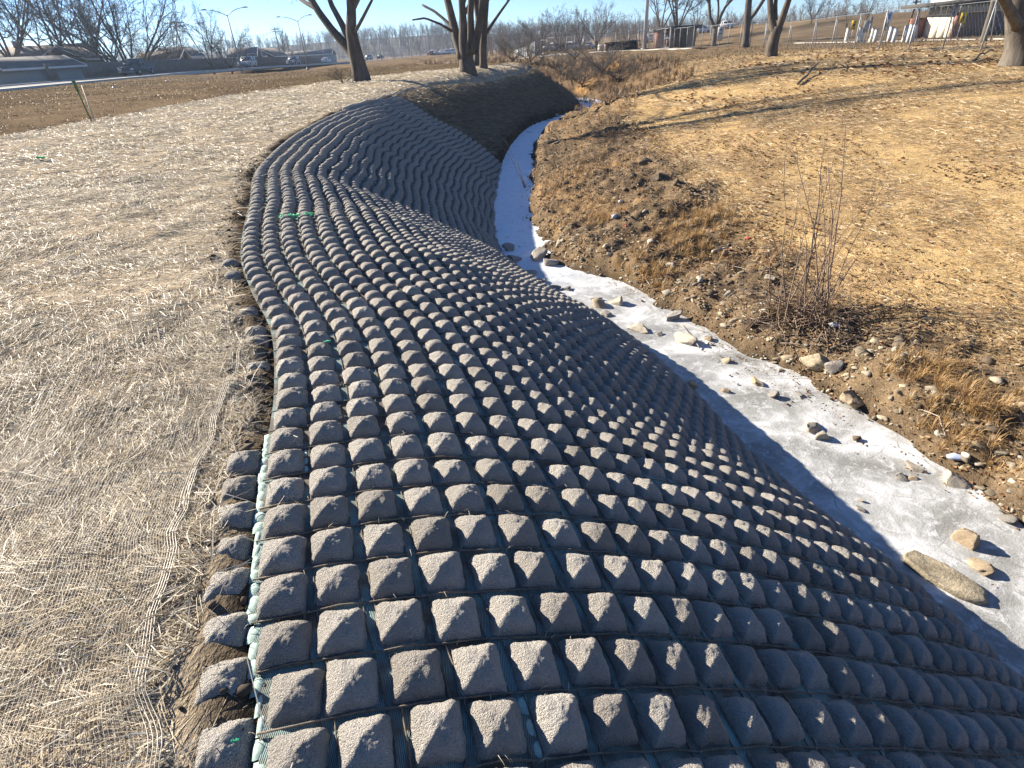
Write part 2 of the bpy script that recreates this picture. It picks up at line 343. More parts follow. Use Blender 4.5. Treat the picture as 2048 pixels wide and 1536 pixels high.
def base_height(x, y):
    shp = np.shape(x); x = np.asarray(x, float).ravel(); y = np.asarray(y, float).ravel()
    dl = -sdist(x, y, TOE)            # >0 left of the toe
    dr = sdist(x, y, RIM)             # >0 right of the rim
    # left: plane slope under a rounded crest
    top = zleft(y) + .012*np.clip(dl-4, 0, 20)
    slope = .595 - .02*sstep(3.2, 1.6, y) + .03*sstep(9, 14, y) + .06*sstep(20, 26, y)
    ramp = ICE + dl*slope + .27*(1-np.exp(-np.clip(dl, 0, 9)/.42))
    k = .22
    zl = -k*np.log(np.exp(-np.clip(ramp-top, -8, 8)/k)+1)+top
    zl = np.where(ramp-top < -7.5, ramp, zl)
    # right: ragged low bank and a long gentle slope
    steep = sstep(38, 50, y)
    rise = ICE + .06 + .24*sstep(0, .9, dr) + np.clip(dr, 0, 1e9)*(.165+.07*sstep(20, 34, y)+.2*steep)
    tr = .15*sstep(5, 14, x)*sstep(60, 40, y) - .2*sstep(20, 60, x)
    kr = .35
    zr = -kr*np.log(np.exp(-np.clip(rise-tr, -8, 8)/kr)+1)+tr
    zr = np.where(rise-tr < -7.5, rise, zr)
    zr = zr + 3.2*sstep(75, 125, y)*sstep(28, 75, x)
    z = np.where(dl > 0, zl, np.where(dr > 0, zr, ICE-.06))
    # road embankment on the far left and rising land in the distance
    droad = np.abs(sdist(x, y, ROAD))
    left = sstep(6, 12, dl)
    zr_ = zroad(y)
    z = z + (zr_-z)*sstep(16, 5.5, droad)*left
    z = z + (zr_-z)*sstep(-2, -14, x+36)*left*(droad > 5)*sstep(5, 9, droad)
    far = sstep(70, 160, np.hypot(x, y))
    z = z + (0.2-z)*far*(dl > 0)*sstep(6, 14, droad)
    return z.reshape(shp), dl.reshape(shp), dr.reshape(shp), droad.reshape(shp)
# --- end terrain maths ---

# ------------------------------------------------------------------ ground sheet
def axis(lo, a, b, hi, step, grow):
    mid = np.arange(a, b+1e-6, step); up = [mid[-1]]; d = step
    while up[-1] < hi: d *= grow; up.append(up[-1]+d)
    dn = [mid[0]]; d = step
    while dn[-1] > lo: d *= grow; dn.append(dn[-1]-d)
    return np.r_[dn[:0:-1], mid, up[1:]]

GX = axis(-900, -6, 8, 900, .06, 1.06); GY = axis(-40, -.6, 13.5, 900, .06, 1.032)
XX, YY = np.meshgrid(GX, GY); xs, ys = XX.ravel(), YY.ravel()
zb, dl, dr, droad = base_height(xs, ys)
# ragged foot of the right bank
rag = .30*fbm(xs*.8, ys*.8, 3, 5)+.10*fbm(xs*3.1, ys*3.1, 2, 9)
dE = sdist(xs, ys, CREST); dO = sdist(xs, ys, OUTER); dG = sdist(xs, ys, GOLD)
undul = (.04+.035*sstep(2.2, 4, ys)+.03*sstep(7, 13, ys))*fbm(xs*.75+3, ys*.75, 3, 21)*sstep(.2, 1.2, dE)*sstep(-.2, .6, dl)
in_mat = sstep(-.12, .02, dE)*(dl > -.25)*(ys < MAT_END+.1)
right = dr > -.8
edge_d = dr+rag
bank = sstep(-.05, .55, edge_d)
zr2 = np.where(right & (dr < 2.5), ICE-.06 + (zb-(ICE-.06))*0, zb)
zz = zb + undul*(dl > -.3)
m = right & (dr < 3)
rise = ICE-.05 + bank*.34 + np.clip(edge_d, 0, 9)*.15
w = sstep(3, 1.2, dr)
zz = np.where(m & (ys < 46), zz*(1-w)+rise*w, zz)
scruff = sstep(-.1, .5, dr)*sstep(.9, -.7, dG)
zz = zz + scruff*(.19*fbm(xs*.9, ys*.9, 3, 31)+.13*fbm(xs*2.6, ys*2.6, 3, 32)+.06*fbm(xs*7, ys*7, 2, 33))
gold = sstep(-.5, .6, dG+.5*fbm(xs*.7, ys*.7, 3, 41))*(dr > 0)
zz = zz + gold*(.035*fbm(xs*.8, ys*.8, 4, 42)+.014*fbm(xs*6, ys*6, 2, 43))
lstraw = sstep(.06, -.10, dE+.16*fbm(xs*2.1, ys*2.1, 3, 44))*(dl > 0)
zz = zz + lstraw*(.045*fbm(xs*.9, ys*.9, 3, 45)+.034*fbm(xs*3.2, ys*3.2, 3, 46))
soilstrip = sstep(-.45, -.15, dE)*sstep(.35, 0, dE)
zz = zz + soilstrip*(.035*fbm(xs*8, ys*8, 3, 47)+.014*sstep(.0, -.06, dE))
zz = zz - in_mat*.035
gully = sstep(40, 50, ys)*sstep(-1, 1, np.maximum(dl, dr))*sstep(9, 4, np.minimum(np.abs(dl), np.abs(dr)))
zz = zz + gully*(.35*fbm(xs*.5, ys*.5, 3, 51))
# colours of what the ground is made of
def C3(*c): return np.array(c)[None, :]
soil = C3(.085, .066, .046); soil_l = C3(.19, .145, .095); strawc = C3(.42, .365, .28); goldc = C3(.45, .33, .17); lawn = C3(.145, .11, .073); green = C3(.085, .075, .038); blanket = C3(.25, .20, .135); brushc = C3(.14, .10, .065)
def blend(c, t, m): return c*(1-m[:, None])+t*m[:, None]
n1 = fbm(xs*.35, ys*.35, 4, 61); n2 = fbm(xs*2.3, ys*2.3, 4, 62)
c = np.repeat(lawn, len(xs), 0)
c = blend(c, C3(.195, .15, .10), sstep(-.1, .35, n1)); c = blend(c, green, .5*sstep(.1, .5, fbm(xs*.12, ys*.12, 3, 63)))
out = sstep(-.5, .5, dO+.35*fbm(xs*.8, ys*.8, 3, 64))*(dl > 0)*(ys < 50)
c = blend(c, strawc, out); c = blend(c, C3(.35, .30, .225), out*.6*sstep(.05, .5, n2))
c = blend(c, soil, np.clip(soilstrip*sstep(-.2, .15, dE+.14*fbm(xs*2.1, ys*2.1, 3, 44)+.1)*(dl > 0), 0, 1)*(ys < MAT_END))
c = blend(c, soil, in_mat)
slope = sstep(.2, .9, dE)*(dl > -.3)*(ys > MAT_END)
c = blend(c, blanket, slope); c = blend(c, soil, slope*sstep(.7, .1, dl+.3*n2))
rightm = (dr > -.6).astype(float)*(dl < 0)
dirtm = rightm*sstep(.8, -.8, dG+.9*n1)
c = blend(c, soil_l, dirtm); c = blend(c, C3(.10, .078, .055), dirtm*sstep(.0, .4, n2)); c = blend(c, C3(.27, .185, .10), dirtm*.7*sstep(.12, .4, fbm(xs*.6, ys*.6, 3, 66)))
c = blend(c, soil, dirtm*sstep(.35, -.05, edge_d))
c = blend(c, goldc, gold*sstep(60, 44, ys)); c = blend(c, C3(.30, .21, .125), gold*.7*sstep(.0, .45, n2)*sstep(60, 44, ys)); c = blend(c, C3(.17, .12, .075), gold*.75*sstep(.12, .42, fbm(xs*.3, ys*.16, 4, 67))*sstep(60, 44, ys))
c = blend(c, C3(.115, .10, .06), sstep(43, 47, ys)*sstep(62, 50, ys)*(dr > 4)*.6*sstep(-.3, .3, n1))
c = blend(c, brushc, gully*(.9)); c = blend(c, C3(.36, .23, .10), gully*sstep(.1, .35, fbm(xs*.25+5, ys*.25, 3, 68))*(dr > 0))
nx, ny = len(GX), len(GY); ii = (np.arange(ny-1)[:, None]*nx+np.arange(nx-1)[None]).ravel()
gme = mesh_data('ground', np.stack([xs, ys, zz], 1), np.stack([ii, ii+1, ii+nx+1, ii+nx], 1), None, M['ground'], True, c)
props(link('ground', gme), kind='structure')
ZG = zz.reshape(ny, nx)

def bil(G, x, y):
    x = np.asarray(x, float); y = np.asarray(y, float)
    i = np.clip(np.searchsorted(GX, x)-1, 0, nx-2); j = np.clip(np.searchsorted(GY, y)-1, 0, ny-2)
    fx = np.clip((x-GX[i])/(GX[i+1]-GX[i]), 0, 1); fy = np.clip((y-GY[j])/(GY[j+1]-GY[j]), 0, 1)
    return (G[j, i]*(1-fx)+G[j, i+1]*fx)*(1-fy)+(G[j+1, i]*(1-fx)+G[j+1, i+1]*fx)*fy
def gz(x, y): return bil(ZG, x, y)
def gzf(x, y): return float(gz(np.array([x]), np.array([y]))[0])
FD = {k: v.reshape(ny, nx) for k, v in dict(dE=dE, dl=dl, dr=dr, dG=dG, dO=dO, edge=edge_d).items()}
def fd(k, x, y): return bil(FD[k], x, y)
ZM = (zb+undul).reshape(ny, nx)
def mz(x, y): return bil(ZM, x, y)        # the fabric of the mat

# rays through the photograph meet the ground here (to survey where things stand)
def survey_ground(px, py):
    d = _fw*FPX + _rt*(px-1024) + _up*(768-py); d = np.array(d)/d.length
    t = np.concatenate([np.arange(.8, 30, .02), np.arange(30, 500, .15)]); P = np.array([0, 0, CAM_H])[None]+t[:, None]*d
    k = int(np.argmax(P[:, 2] < np.maximum(gz(P[:, 0], P[:, 1]), ICE*(fd('dl', P[:, 0], P[:, 1]) < 0)-99*(fd('dl', P[:, 0], P[:, 1]) >= 0))))
    return Vector(P[k])

# ice on the creek
t_, r_ = resample(TOE, .25), None
def side_at(P, Q):      # for each point of P the nearest point of Q
    d = ((P[:, None]-Q[None])**2).sum(2); return Q[d.argmin(1)]
rimr = resample(RIM, .05); A = t_; Bp = side_at(A, rimr)
for _ in range(6): Bp[1:-1] = (Bp[:-2]+Bp[1:-1]*2+Bp[2:])/4
dirv = Bp-A; A2 = A-dirv*.35/np.linalg.norm(dirv, axis=1, keepdims=True); B2 = Bp+dirv*.75/np.linalg.norm(dirv, axis=1, keepdims=True)
W = 28; tt = np.linspace(0, 1, W); IP = A2[:, None]*(1-tt)[None, :, None]+B2[:, None]*tt[None, :, None]
ix, iy = IP[..., 0].ravel(), IP[..., 1].ravel()
iz = ICE+.010*fbm(ix*2.2, iy*2.2, 4, 71)+.012*sstep(.35, .0, -fd('edge', ix, iy))*(fbm(ix*7, iy*7, 3, 72))
n_ = len(A); jj = (np.arange(n_-1)[:, None]*W+np.arange(W-1)[None]).ravel()
props(link('creek_ice', mesh_data('creek_ice', np.stack([ix, iy, iz], 1), np.stack([jj, jj+1, jj+W+1, jj+W], 1), None, M['ice'], True)), kind='structure')

# road, its kerb, the trail across the far end
def ribbon(name, P, half, zf, mat, up=0.0, th=.0):
    P = resample(P, 2.0); T = np.gradient(P, axis=0); T /= np.linalg.norm(T, axis=1, keepdims=True); Nn = np.stack([T[:, 1], -T[:, 0]], 1)
    a, b = P-Nn*half, P+Nn*half; za, zb_ = zf(a[:, 0], a[:, 1])+up, zf(b[:, 0], b[:, 1])+up
    n = len(P); top = np.concatenate([np.c_[a, za], np.c_[b, zb_], np.c_[a, za-th-.3], np.c_[b, zb_-th-.3]]); i = np.arange(n-1)
    q = np.concatenate([np.stack([i, n+i, n+i+1, i+1], 1), np.stack([n+i, 3*n+i, 3*n+i+1, n+i+1], 1), np.stack([i+1, 2*n+i+1, 2*n+i, i], 1)])
    return props(link(name, mesh_data(name, top, q, None, mat)), kind='structure')
def off(P, d):
    P = resample(P, 2.0); T = np.gradient(P, axis=0); T /= np.linalg.norm(T, axis=1, keepdims=True); return P+np.stack([T[:, 1], -T[:, 0]], 1)*d
flat = lambda x, y: zroad(np.asarray(y))
ribbon('road', ROAD, 4.6, flat, M['asphalt'], .05)
ribbon('kerb', off(ROAD, 5.3), .75, flat, M['kerb'], .13)
ribbon('kerb', off(ROAD, -5.0), .38, flat, M['kerb'], .17)
trail = catmull([tuple(survey_z(*p)[:2]) for p in ((640, 141, .3), (760, 133, .3), (870, 124, .2), (1000, 119.5, .1), (1120, 110, .05), (1260, 100.5, .05), (1400, 97, 0))], 8)
ribbon('path', trail, 1.3, lambda x, y: gz(x, y), M['trail'], .06)

# ------------------------------------------------------------------ the block mat on the left bank
mat_root = empty('erosion_mat', (0, 0, 0), 0, 'grey mat of tied concrete blocks covering the left creek bank', 'erosion mat')
PITCH_B = .203
Er = resample(EDGE, .204); ang = np.interp(Er[:, 1], [-1, .5, 1.5, 2.5, 4, 5, 8, 12, 18, 23.3], np.radians([10, 11, 12.5, 18, 18, 16, 11, 6, 2, 0]))
def walk(P0, a, n, step):
    """points walked over the bank from P0 in direction a, equal steps measured along the surface"""
    P = np.array(P0, float); D = np.stack([np.cos(a), np.sin(a)], 1); pts = [P.copy()]; h = .02
    for _ in range(n):
        z0 = mz(P[:, 0], P[:, 1]); z1 = mz(P[:, 0]+D[:, 0]*h, P[:, 1]+D[:, 1]*h); s = (z1-z0)/h
        P = P+D*(step/np.sqrt(1+s*s))[:, None]; pts.append(P.copy())
    return np.stack(pts, 1)          # rows, steps, 2
NC = 33
half = walk(Er, ang, NC*2, PITCH_B/2)
wv = (.02+.05*sstep(5, 12, half[..., 1]))*fbm(half[..., 0]*1.1, half[..., 1]*.7, 3, 77)
half = half+np.stack([-np.sin(ang), np.cos(ang)], 1)[:, None]*wv[..., None]
wr = (.012+.085*sstep(6, 12, half[..., 1]))*fbm(np.arange(len(Er))[:, None]*.21+half[..., 0]*0, half[..., 0]*.35, 2, 78)      # the rows ripple along the far bank
half = half+np.stack([np.cos(ang), np.sin(ang)], 1)[:, None]*wr[..., None]*(np.arange(half.shape[1])[None, :, None] > 1)
cent = half[:, 1::2]; NR = len(Er)
jit = rng.normal(0, .005, cent.shape); cent = cent+jit
cx, cy = cent[..., 0], cent[..., 1]; cz = mz(cx, cy)
valid = (fd('dl', cx, cy) > -.06) & (cy < MAT_END)
# a second, shorter column peeps out of the soil above the first one near the camera
lead = walk(Er+np.r_[np.diff(Er, axis=0), [Er[-1]-Er[-2]]]*.5, ang+math.pi, 1, .108)[:, 1]

def frames(x, y, a):
    h = .06; gx_ = (mz(x+h, y)-mz(x-h, y))/(2*h); gy_ = (mz(x, y+h)-mz(x, y-h))/(2*h)
    n = np.stack([-gx_, -gy_, np.ones_like(gx_)], -1); n /= np.linalg.norm(n, axis=-1, keepdims=True)
    t = np.stack([np.cos(a), np.sin(a), np.zeros_like(a)], -1); t = t-n*(t*n).sum(-1, keepdims=True); t /= np.linalg.norm(t, axis=-1, keepdims=True)
    return t, np.cross(n, t), n

def block_shape(n, seed, amp=.0025):
    g = np.linspace(-1, 1, n); X, Y = np.meshgrid(g, g); X, Y = X.ravel(), Y.ravel(); r = np.random.default_rng(seed)
    p = 8.0; u = (np.abs(X)**p+np.abs(Y)**p)**(1/p); un = np.clip(u, 0, 1.0)
    H = .063+r.normal(0, .003); us = np.sqrt(un*un+.022)/np.sqrt(1.022); Z = H*(1-(.50*us+.50*us**3.4))*1.09+.005*(1-un**8)
    Z = Z-.002*np.exp(-(un/.3)**2)*r.random()
    hs = .0885; x = X*(hs+.0015)*(1-.03*un); y = Y*(hs+.0055)*(1-.03*un)
    ed = (np.maximum(np.abs(X), np.abs(Y)) > .999)
    fx = fbm(X*2.5+seed*7.7, Y*2.5, 4, seed+900)*amp*2.4; Z = Z+fx*(~ed)+(fbm(X*7+seed, Y*7, 3, seed+950, .8)*amp*1.1+(fbm(X*15+seed, Y*15, 2, seed+960, .8)*amp*.9 if n > 15 else 0))*(~ed)
    x = x+fbm(X*3+5+seed, Y*3, 3, seed+970)*amp*2; y = y+fbm(X*3-5, Y*3+seed, 3, seed+990)*amp*2
    Z = np.where(ed, -.016, Z); k = (np.arange(n-1)[:, None]*n+np.arange(n-1)[None]).ravel()
    return np.stack([x, y, Z], 1), np.stack([k, k+1, k+n+1, k+n], 1)

# fabric under the blocks: one sheet following rows and columns
fa = half
fx_, fy_ = fa[..., 0], fa[..., 1]; fz_ = mz(fx_, fy_)+.004+.004*fbm(fx_*9, fy_*9, 2, 81)
nr, nc = fx_.shape; k = (np.arange(nr-1)[:, None]*nc+np.arange(nc-1)[None])
okq = (fd('dl', fx_, fy_)[:-1, :-1] > -.25) & (fy_[:-1, :-1] < MAT_END)
k = k[okq]
link('mat_backing', mesh_data('mat_backing', np.stack([fx_.ravel(), fy_.ravel(), fz_.ravel()], 1), np.stack([k, k+1, k+nc+1, k+nc], 1), None, M['backing'], True), mat_root)

# blocks: the 300 that show largest are parts, the rest one joined part
ri, ci = np.nonzero(valid)
bx, by, bz = cx[ri, ci], cy[ri, ci], cz[ri, ci]
rows_a = ang[ri]
lx, ly = lead[:, 0], lead[:, 1]; lk = (ly > .1) & (ly < 6.5) & (rng.random(len(ly)) < np.where(ly < 2.4, 1.0, .3))
bx = np.r_[bx, lx[lk]]; by = np.r_[by, ly[lk]]; bz = np.r_[bz, mz(lx[lk], ly[lk])-.028]; rows_a = np.r_[rows_a, ang[lk]]; is_lead = np.r_[np.zeros(len(ri), bool), np.ones(lk.sum(), bool)]
T1, T2, N3 = frames(bx, by, rows_a)
nb = len(bx); tilt = rng.normal(0, .06, (nb, 2))*(~is_lead)[:, None]; N3 = N3+T1*tilt[:, :1]+T2*tilt[:, 1:]; N3 /= np.linalg.norm(N3, axis=1, keepdims=True)
T1 = T1-N3*(T1*N3).sum(1, keepdims=True); T1 /= np.linalg.norm(T1, axis=1, keepdims=True); T2 = np.cross(N3, T1)
ctr = np.stack([bx, by, bz+.004+rng.normal(0, .004, nb)], 1)
q_ = ctr-np.array([0, 0, CAM_H]); dep = q_@np.array(_fw); u_ = 1024+FPX*(q_@np.array(_rt))/np.maximum(dep, .05); v_ = 768-FPX*(q_@np.array(_up))/np.maximum(dep, .05)
vis = (dep > .3) & (u_ > -60) & (u_ < 2110) & (v_ > -50) & (v_ < 1620)
facing = np.abs((N3*(-q_/np.linalg.norm(q_, axis=1, keepdims=True))).sum(1)).clip(.25, 1)
size = np.where(vis, facing/np.maximum(dep, .3)**2, 0); order = np.argsort(-size)
near = np.zeros(nb, bool); near[order[:300]] = True
shapes = [block_shape(33, 10+i) for i in range(8)]
bmesh_ = [mesh_data('block', v, q, None, M['concrete'], True) for v, q in shapes]
for i in np.nonzero(near)[0]:
    o = link('block', bmesh_[rng.integers(8)], mat_root)
    s = 1+rng.normal(0, .02, 3); 
    o.matrix_local = Matrix(((T1[i, 0]*s[0], T2[i, 0]*s[1], N3[i, 0]*s[2], ctr[i, 0]), (T1[i, 1]*s[0], T2[i, 1]*s[1], N3[i, 1]*s[2], ctr[i, 1]), (T1[i, 2]*s[0], T2[i, 2]*s[1], N3[i, 2]*s[2], ctr[i, 2]), (0, 0, 0, 1)))
rest = np.nonzero(~near & ((dep > -.5)))[0]
lo = [block_shape(9, 30+i) for i in range(6)]
V, Q, nn = [], [], 0
for s_ in range(6):
    idx = rest[s_::6]; v, q = lo[s_]; k = len(v)
    P = ctr[idx][:, None]+v[None, :, 0:1]*T1[idx][:, None]+v[None, :, 1:2]*T2[idx][:, None]+v[None, :, 2:3]*N3[idx][:, None]
    V.append(P.reshape(-1, 3)); Q.append((q[None]+(np.arange(len(idx))*k)[:, None, None]).reshape(-1, 4)+nn); nn += len(idx)*k
props(link('block_field', mesh_data('block_field', np.concatenate(V), np.concatenate(Q), None, M['concrete'], True), mat_root), kind='stuff')

# geogrid strands between the rows (one part per row near the camera) and between the columns
def surf(P, up): return np.stack([P[:, 0], P[:, 1], mz(P[:, 0], P[:, 1])+up], 1)
mid_rows = (half[:-1]+half[1:])/2
far_mb = MB()
for r_i in range(len(mid_rows)):
    P = mid_rows[r_i]; ok = (fd('dl', P[:, 0], P[:, 1]) > -.05); n = int(ok.sum())
    if n < 6 or P[0, 1] > MAT_END: continue
    P = P[:n]; z = .013+.006*np.abs(np.sin(np.arange(n)*math.pi/2))+rng.normal(0, .0015, n)
    pts = surf(P+rng.normal(0, .003, P.shape), 0); pts[:, 2] += z
    if P[0, 1] < 9: MB().tube(pts, .0040 if P[0, 1] < 4 else .0055, 5).build('strand', M['cord'], mat_root)
    else: far_mb.tube(pts, .008, 3)
props(far_mb.build('strand_field', M['cord'], mat_root), kind='stuff')
cols = MB()
for c_i in range(2, half.shape[1], 2):
    for dv in ((-.022, .020) if c_i < 22 else (0,)):
        P = half[:, c_i]+np.stack([np.cos(ang), np.sin(ang)], 1)*dv
        ok = (fd('dl', P[:, 0], P[:, 1]) > -.05) & (P[:, 1] < 8); n = int(np.argmin(ok)) if not ok.all() else len(ok)
        if ok[0] and n > 4:
            pts = surf(P[:n]+rng.normal(0, .003, (n, 2)), .008+.004*rng.random(n)); cols.tube(pts, .003, 4)
props(cols.build('column_strands', M['cord'], mat_root), kind='stuff')
# pale swellings of the fabric in the first column gaps
pf = MB(); g6 = np.linspace(-1, 1, 6)
for r_i in range(1, len(Er)-1):
    if Er[r_i, 1] > 2.6: break
    for c_i in range(0, 12, 2):
        if rng.random() > (.9 if c_i < 1 else .10): continue
        for f in (-.33, 0, .33):
            p = half[r_i, c_i]+(half[min(r_i+1, NR-1), c_i]-half[r_i, c_i])*f*1.0
            zc = float(mz(p[0:1], p[1:2])[0]); a = ang[r_i]; X, Y = np.meshgrid(g6, g6); rr = np.clip(X**2*.9+Y**2*.9, 0, 1)
            h = .012*np.sqrt(1-rr*.98)-.004; wx = .020*(1+rng.normal(0, .2)); wy = .034*(1+rng.normal(0, .12))
            px_ = p[0]+X*wx*math.cos(a)-Y*wy*math.sin(a); py_ = p[1]+X*wx*math.sin(a)+Y*wy*math.cos(a)
            kk = (np.arange(5)[:, None]*6+np.arange(5)[None]).ravel()
            pf.add(np.stack([px_, py_, zc+h], -1).reshape(-1, 3), np.stack([kk, kk+1, kk+7, kk+6], 1))
props(pf.build('fabric_swellings', M['fabric'], mat_root, True), kind='stuff')

# ------------------------------------------------------------------ straw, netting, leaf litter, rubble
def scatter(n, x0, x1, y0, y1, dens):
    """random points whose density follows dens(x, y) in 0..1"""
    x = rng.uniform(x0, x1, n); y = rng.uniform(y0, y1, n); k = rng.random(n) < dens(x, y)
    return x[k], y[k]

def in_view(x, y, z, pad=80):
    q = np.stack([x, y, z-CAM_H], -1); d = q@np.array(_fw); d = np.where(d > .2, d, np.nan)
    u = 1024+FPX*(q@np.array(_rt))/d; v = 768-FPX*(q@np.array(_up))/d
    return (u > -pad) & (u < 2048+pad) & (v > -pad) & (v < 1536+pad)

def stalks(x, y, length, width, lift, az, col, tilt=.18, z=None):
    """bent blades: two quads each, lying on or leaning out of the ground"""
    n = len(x); z = gz(x, y) if z is None else z
    d = np.stack([np.cos(az), np.sin(az), np.zeros(n)], 1); up = np.array([0, 0, 1.])
    s = np.stack([-np.sin(az), np.cos(az), np.zeros(n)], 1); roll = rng.uniform(-1.2, 1.2, n)[:, None]
    side = s*np.cos(roll)+up*np.sin(roll)
    el = rng.normal(0, tilt, n)+.06; bend = rng.normal(0, .25, n)
    a = np.stack([x, y, z+lift], 1); h = length[:, None]/2
    b = a+h*(d*np.cos(el)[:, None]+up*np.sin(el)[:, None])+s*(bend*length*.12)[:, None]
    e2 = el-np.abs(rng.normal(0, .28, n)); c = b+h*(d*np.cos(e2)[:, None]+up*np.sin(e2)[:, None])
    zc = gz(c[:, 0], c[:, 1])+.003; c[:, 2] = np.maximum(c[:, 2], zc); b[:, 2] = np.maximum(b[:, 2], gz(b[:, 0], b[:, 1])+.004)
    w = (width/2)[:, None]*side
    V = np.stack([a-w, a+w, b-w, b+w, c-w*.7, c+w*.7], 1).reshape(-1, 3)
    k = np.arange(n)[:, None]*6; Q = np.concatenate([k+np.array([[0, 1, 3, 2]]), k+np.array([[2, 3, 5, 4]])])
    return V, Q, np.repeat(col, 6, 0)

class Pile:
    def __init__(s): s.V, s.Q, s.C, s.n = [], [], [], 0
    def add(s, V, Q, C): s.V.append(V); s.Q.append(Q+s.n); s.C.append(C); s.n += len(V)
    def build(s, name, mat):
        return props(link(name, mesh_data(name, np.concatenate(s.V), np.concatenate(s.Q), None, mat, False, np.concatenate(s.C))), kind='stuff')

def palette(cols, n, var=.16):
    c = np.array(cols)[rng.integers(len(cols), size=n)]; return np.clip(c*(1+rng.normal(0, var, (n, 1))), .01, .9)

STRAW = [(.58, .51, .38), (.64, .58, .46), (.51, .44, .32), (.42, .35, .25), (.68, .64, .54), (.33, .27, .185)]
GOLDS = [(.60, .46, .26), (.54, .39, .20), (.65, .53, .33), (.46, .33, .17), (.36, .24, .12), (.68, .59, .42)]
def left_d(x, y):
    return (fd('dE', x, y) < -.15+.18*fbm(x*2.1, y*2.1, 3, 44)*-1) * (fd('dO', x, y) > -.3) * (fd('dl', x, y) > 0)
pile = Pile()
for n, box, L, Wd, lift in ((150000, (-4.2, -.7, .2, 4.2), (.04, .13), .0027, .012), (190000, (-9, -1.2, 3.2, 10.5), (.05, .15), .0036, .012), (150000, (-16, -2.5, 9.5, 25), (.08, .2), .007, .012), (40000, (-14, 2, 23, 46), (.12, .3), .015, .012)):
    x, y = scatter(n, box[0], box[1], box[2], box[3], left_d); z = gz(x, y); k = in_view(x, y, z); x, y, z = x[k], y[k], z[k]
    clump = fbm(x*1.6, y*1.6, 3, 91); k = rng.random(len(x)) < np.clip(.66+1.2*clump, .16, 1); x, y, z = x[k], y[k], z[k]; n_ = len(x)
    az = rng.normal(2.55, .75, n_)+1.2*fbm(x*.8, y*.8, 2, 92)
    pile.add(*stalks(x, y, rng.uniform(*L, n_)*np.where(rng.random(n_) < .06, 1.7, 1), Wd*rng.uniform(.6, 1.5, n_), rng.uniform(.0, lift, n_), az, palette(STRAW, n_), tilt=.12, z=z))
# tousled stalks along the torn edge, over the soil and onto the first blocks
x, y = scatter(5200, -5, -.55, .2, 12, lambda x, y: (np.abs(fd('dE', x, y)+.17) < .26)*1.0); n_ = len(x)
pile.add(*stalks(x, y, rng.uniform(.08, .28, n_), .0034*rng.uniform(.7, 1.6, n_), rng.uniform(.0, .05, n_), rng.uniform(0, 6.28, n_), palette(STRAW, n_), tilt=.3))
# the same straw blanket on the shaded bank beyond the mat
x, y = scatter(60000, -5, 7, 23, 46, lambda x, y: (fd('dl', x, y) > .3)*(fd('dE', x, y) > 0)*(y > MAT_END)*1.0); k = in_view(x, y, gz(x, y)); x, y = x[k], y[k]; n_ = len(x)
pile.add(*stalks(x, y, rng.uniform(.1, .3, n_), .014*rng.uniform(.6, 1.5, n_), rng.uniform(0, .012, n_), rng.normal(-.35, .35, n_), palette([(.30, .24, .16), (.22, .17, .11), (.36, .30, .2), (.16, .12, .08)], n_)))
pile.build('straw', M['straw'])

# golden straw with blown leaves on the right field
pile = Pile(); gold_d = lambda x, y: sstep(-.7, .5, fd('dG', x, y)+.5*fbm(x*.7, y*.7, 3, 41))*(fd('dr', x, y) > .3)
for n, box, L, Wd in ((95000, (4.4, 14, 1, 10), (.06, .17), .005), (130000, (4.4, 20, 9, 22), (.08, .22), .008), (70000, (4.5, 34, 20, 46), (.12, .34), .016)):
    x, y = scatter(n, *box, gold_d); z = gz(x, y); k = in_view(x, y, z); x, y, z = x[k], y[k], z[k]
    k = rng.random(len(x)) < np.clip(.6+1.2*fbm(x*.9, y*.5, 3, 93), .08, 1); x, y, z = x[k], y[k], z[k]; n_ = len(x)
    pile.add(*stalks(x, y, rng.uniform(*L, n_), Wd*rng.uniform(.6, 1.5, n_), rng.uniform(0, .02, n_), rng.normal(2.5, .6, n_), palette(GOLDS, n_), z=z))
pile.build('golden_straw', M['straw'])

def leaves(x, y, size, cols, up=.012):
    n = len(x); az = rng.uniform(0, 6.28, n); z = gz(x, y)+rng.uniform(.003, up, n)
    d = np.stack([np.cos(az), np.sin(az)], 1); s = np.stack([-np.sin(az), np.cos(az)], 1); t = rng.normal(0, .55, (n, 3))
    def P(a, b, h): return np.stack([x+(d[:, 0]*a+s[:, 0]*b)*size, y+(d[:, 1]*a+s[:, 1]*b)*size, z+size*(np.maximum(0, .5*h+.35*a*t[:, 0]+.35*b*t[:, 1]+.2))], 1)
    V = np.stack([P(-.55, 0, .15), P(-.1, -.36, .45), P(.0, 0, -.15), P(-.1, .36, .5), P(.55, 0, .2)], 1)
    V = np.concatenate([V, V[:, 2:3]+0], 1).reshape(-1, 3); k = np.arange(n)[:, None]*6
    return V, np.concatenate([k+np.array([[0, 1, 4, 2]]), k+np.array([[0, 2, 4, 3]])]), np.repeat(palette(cols, n, .2), 6, 0)
BROWN = [(.26, .14, .065), (.33, .19, .09), (.19, .10, .05), (.40, .27, .15), (.15, .085, .045)]
pile = Pile()
for n, box, sz in ((9000, (4, 14, 2, 11), (.035, .075)), (9000, (4, 22, 10, 24), (.05, .11)), (5000, (5, 36, 22, 46), (.10, .22))):
    x, y = scatter(n, *box, lambda x, y: gold_d(x, y)*np.clip(.3+1.3*fbm(x*.6, y*.35, 3, 94), .02, 1)); k = in_view(x, y, gz(x, y)); x, y = x[k], y[k]
    pile.add(*leaves(x, y, rng.uniform(*sz, len(x)), BROWN))
bank_d = lambda x, y: (fd('dr', x, y) > .1)*(fd('dG', x, y) < .4)*1.0
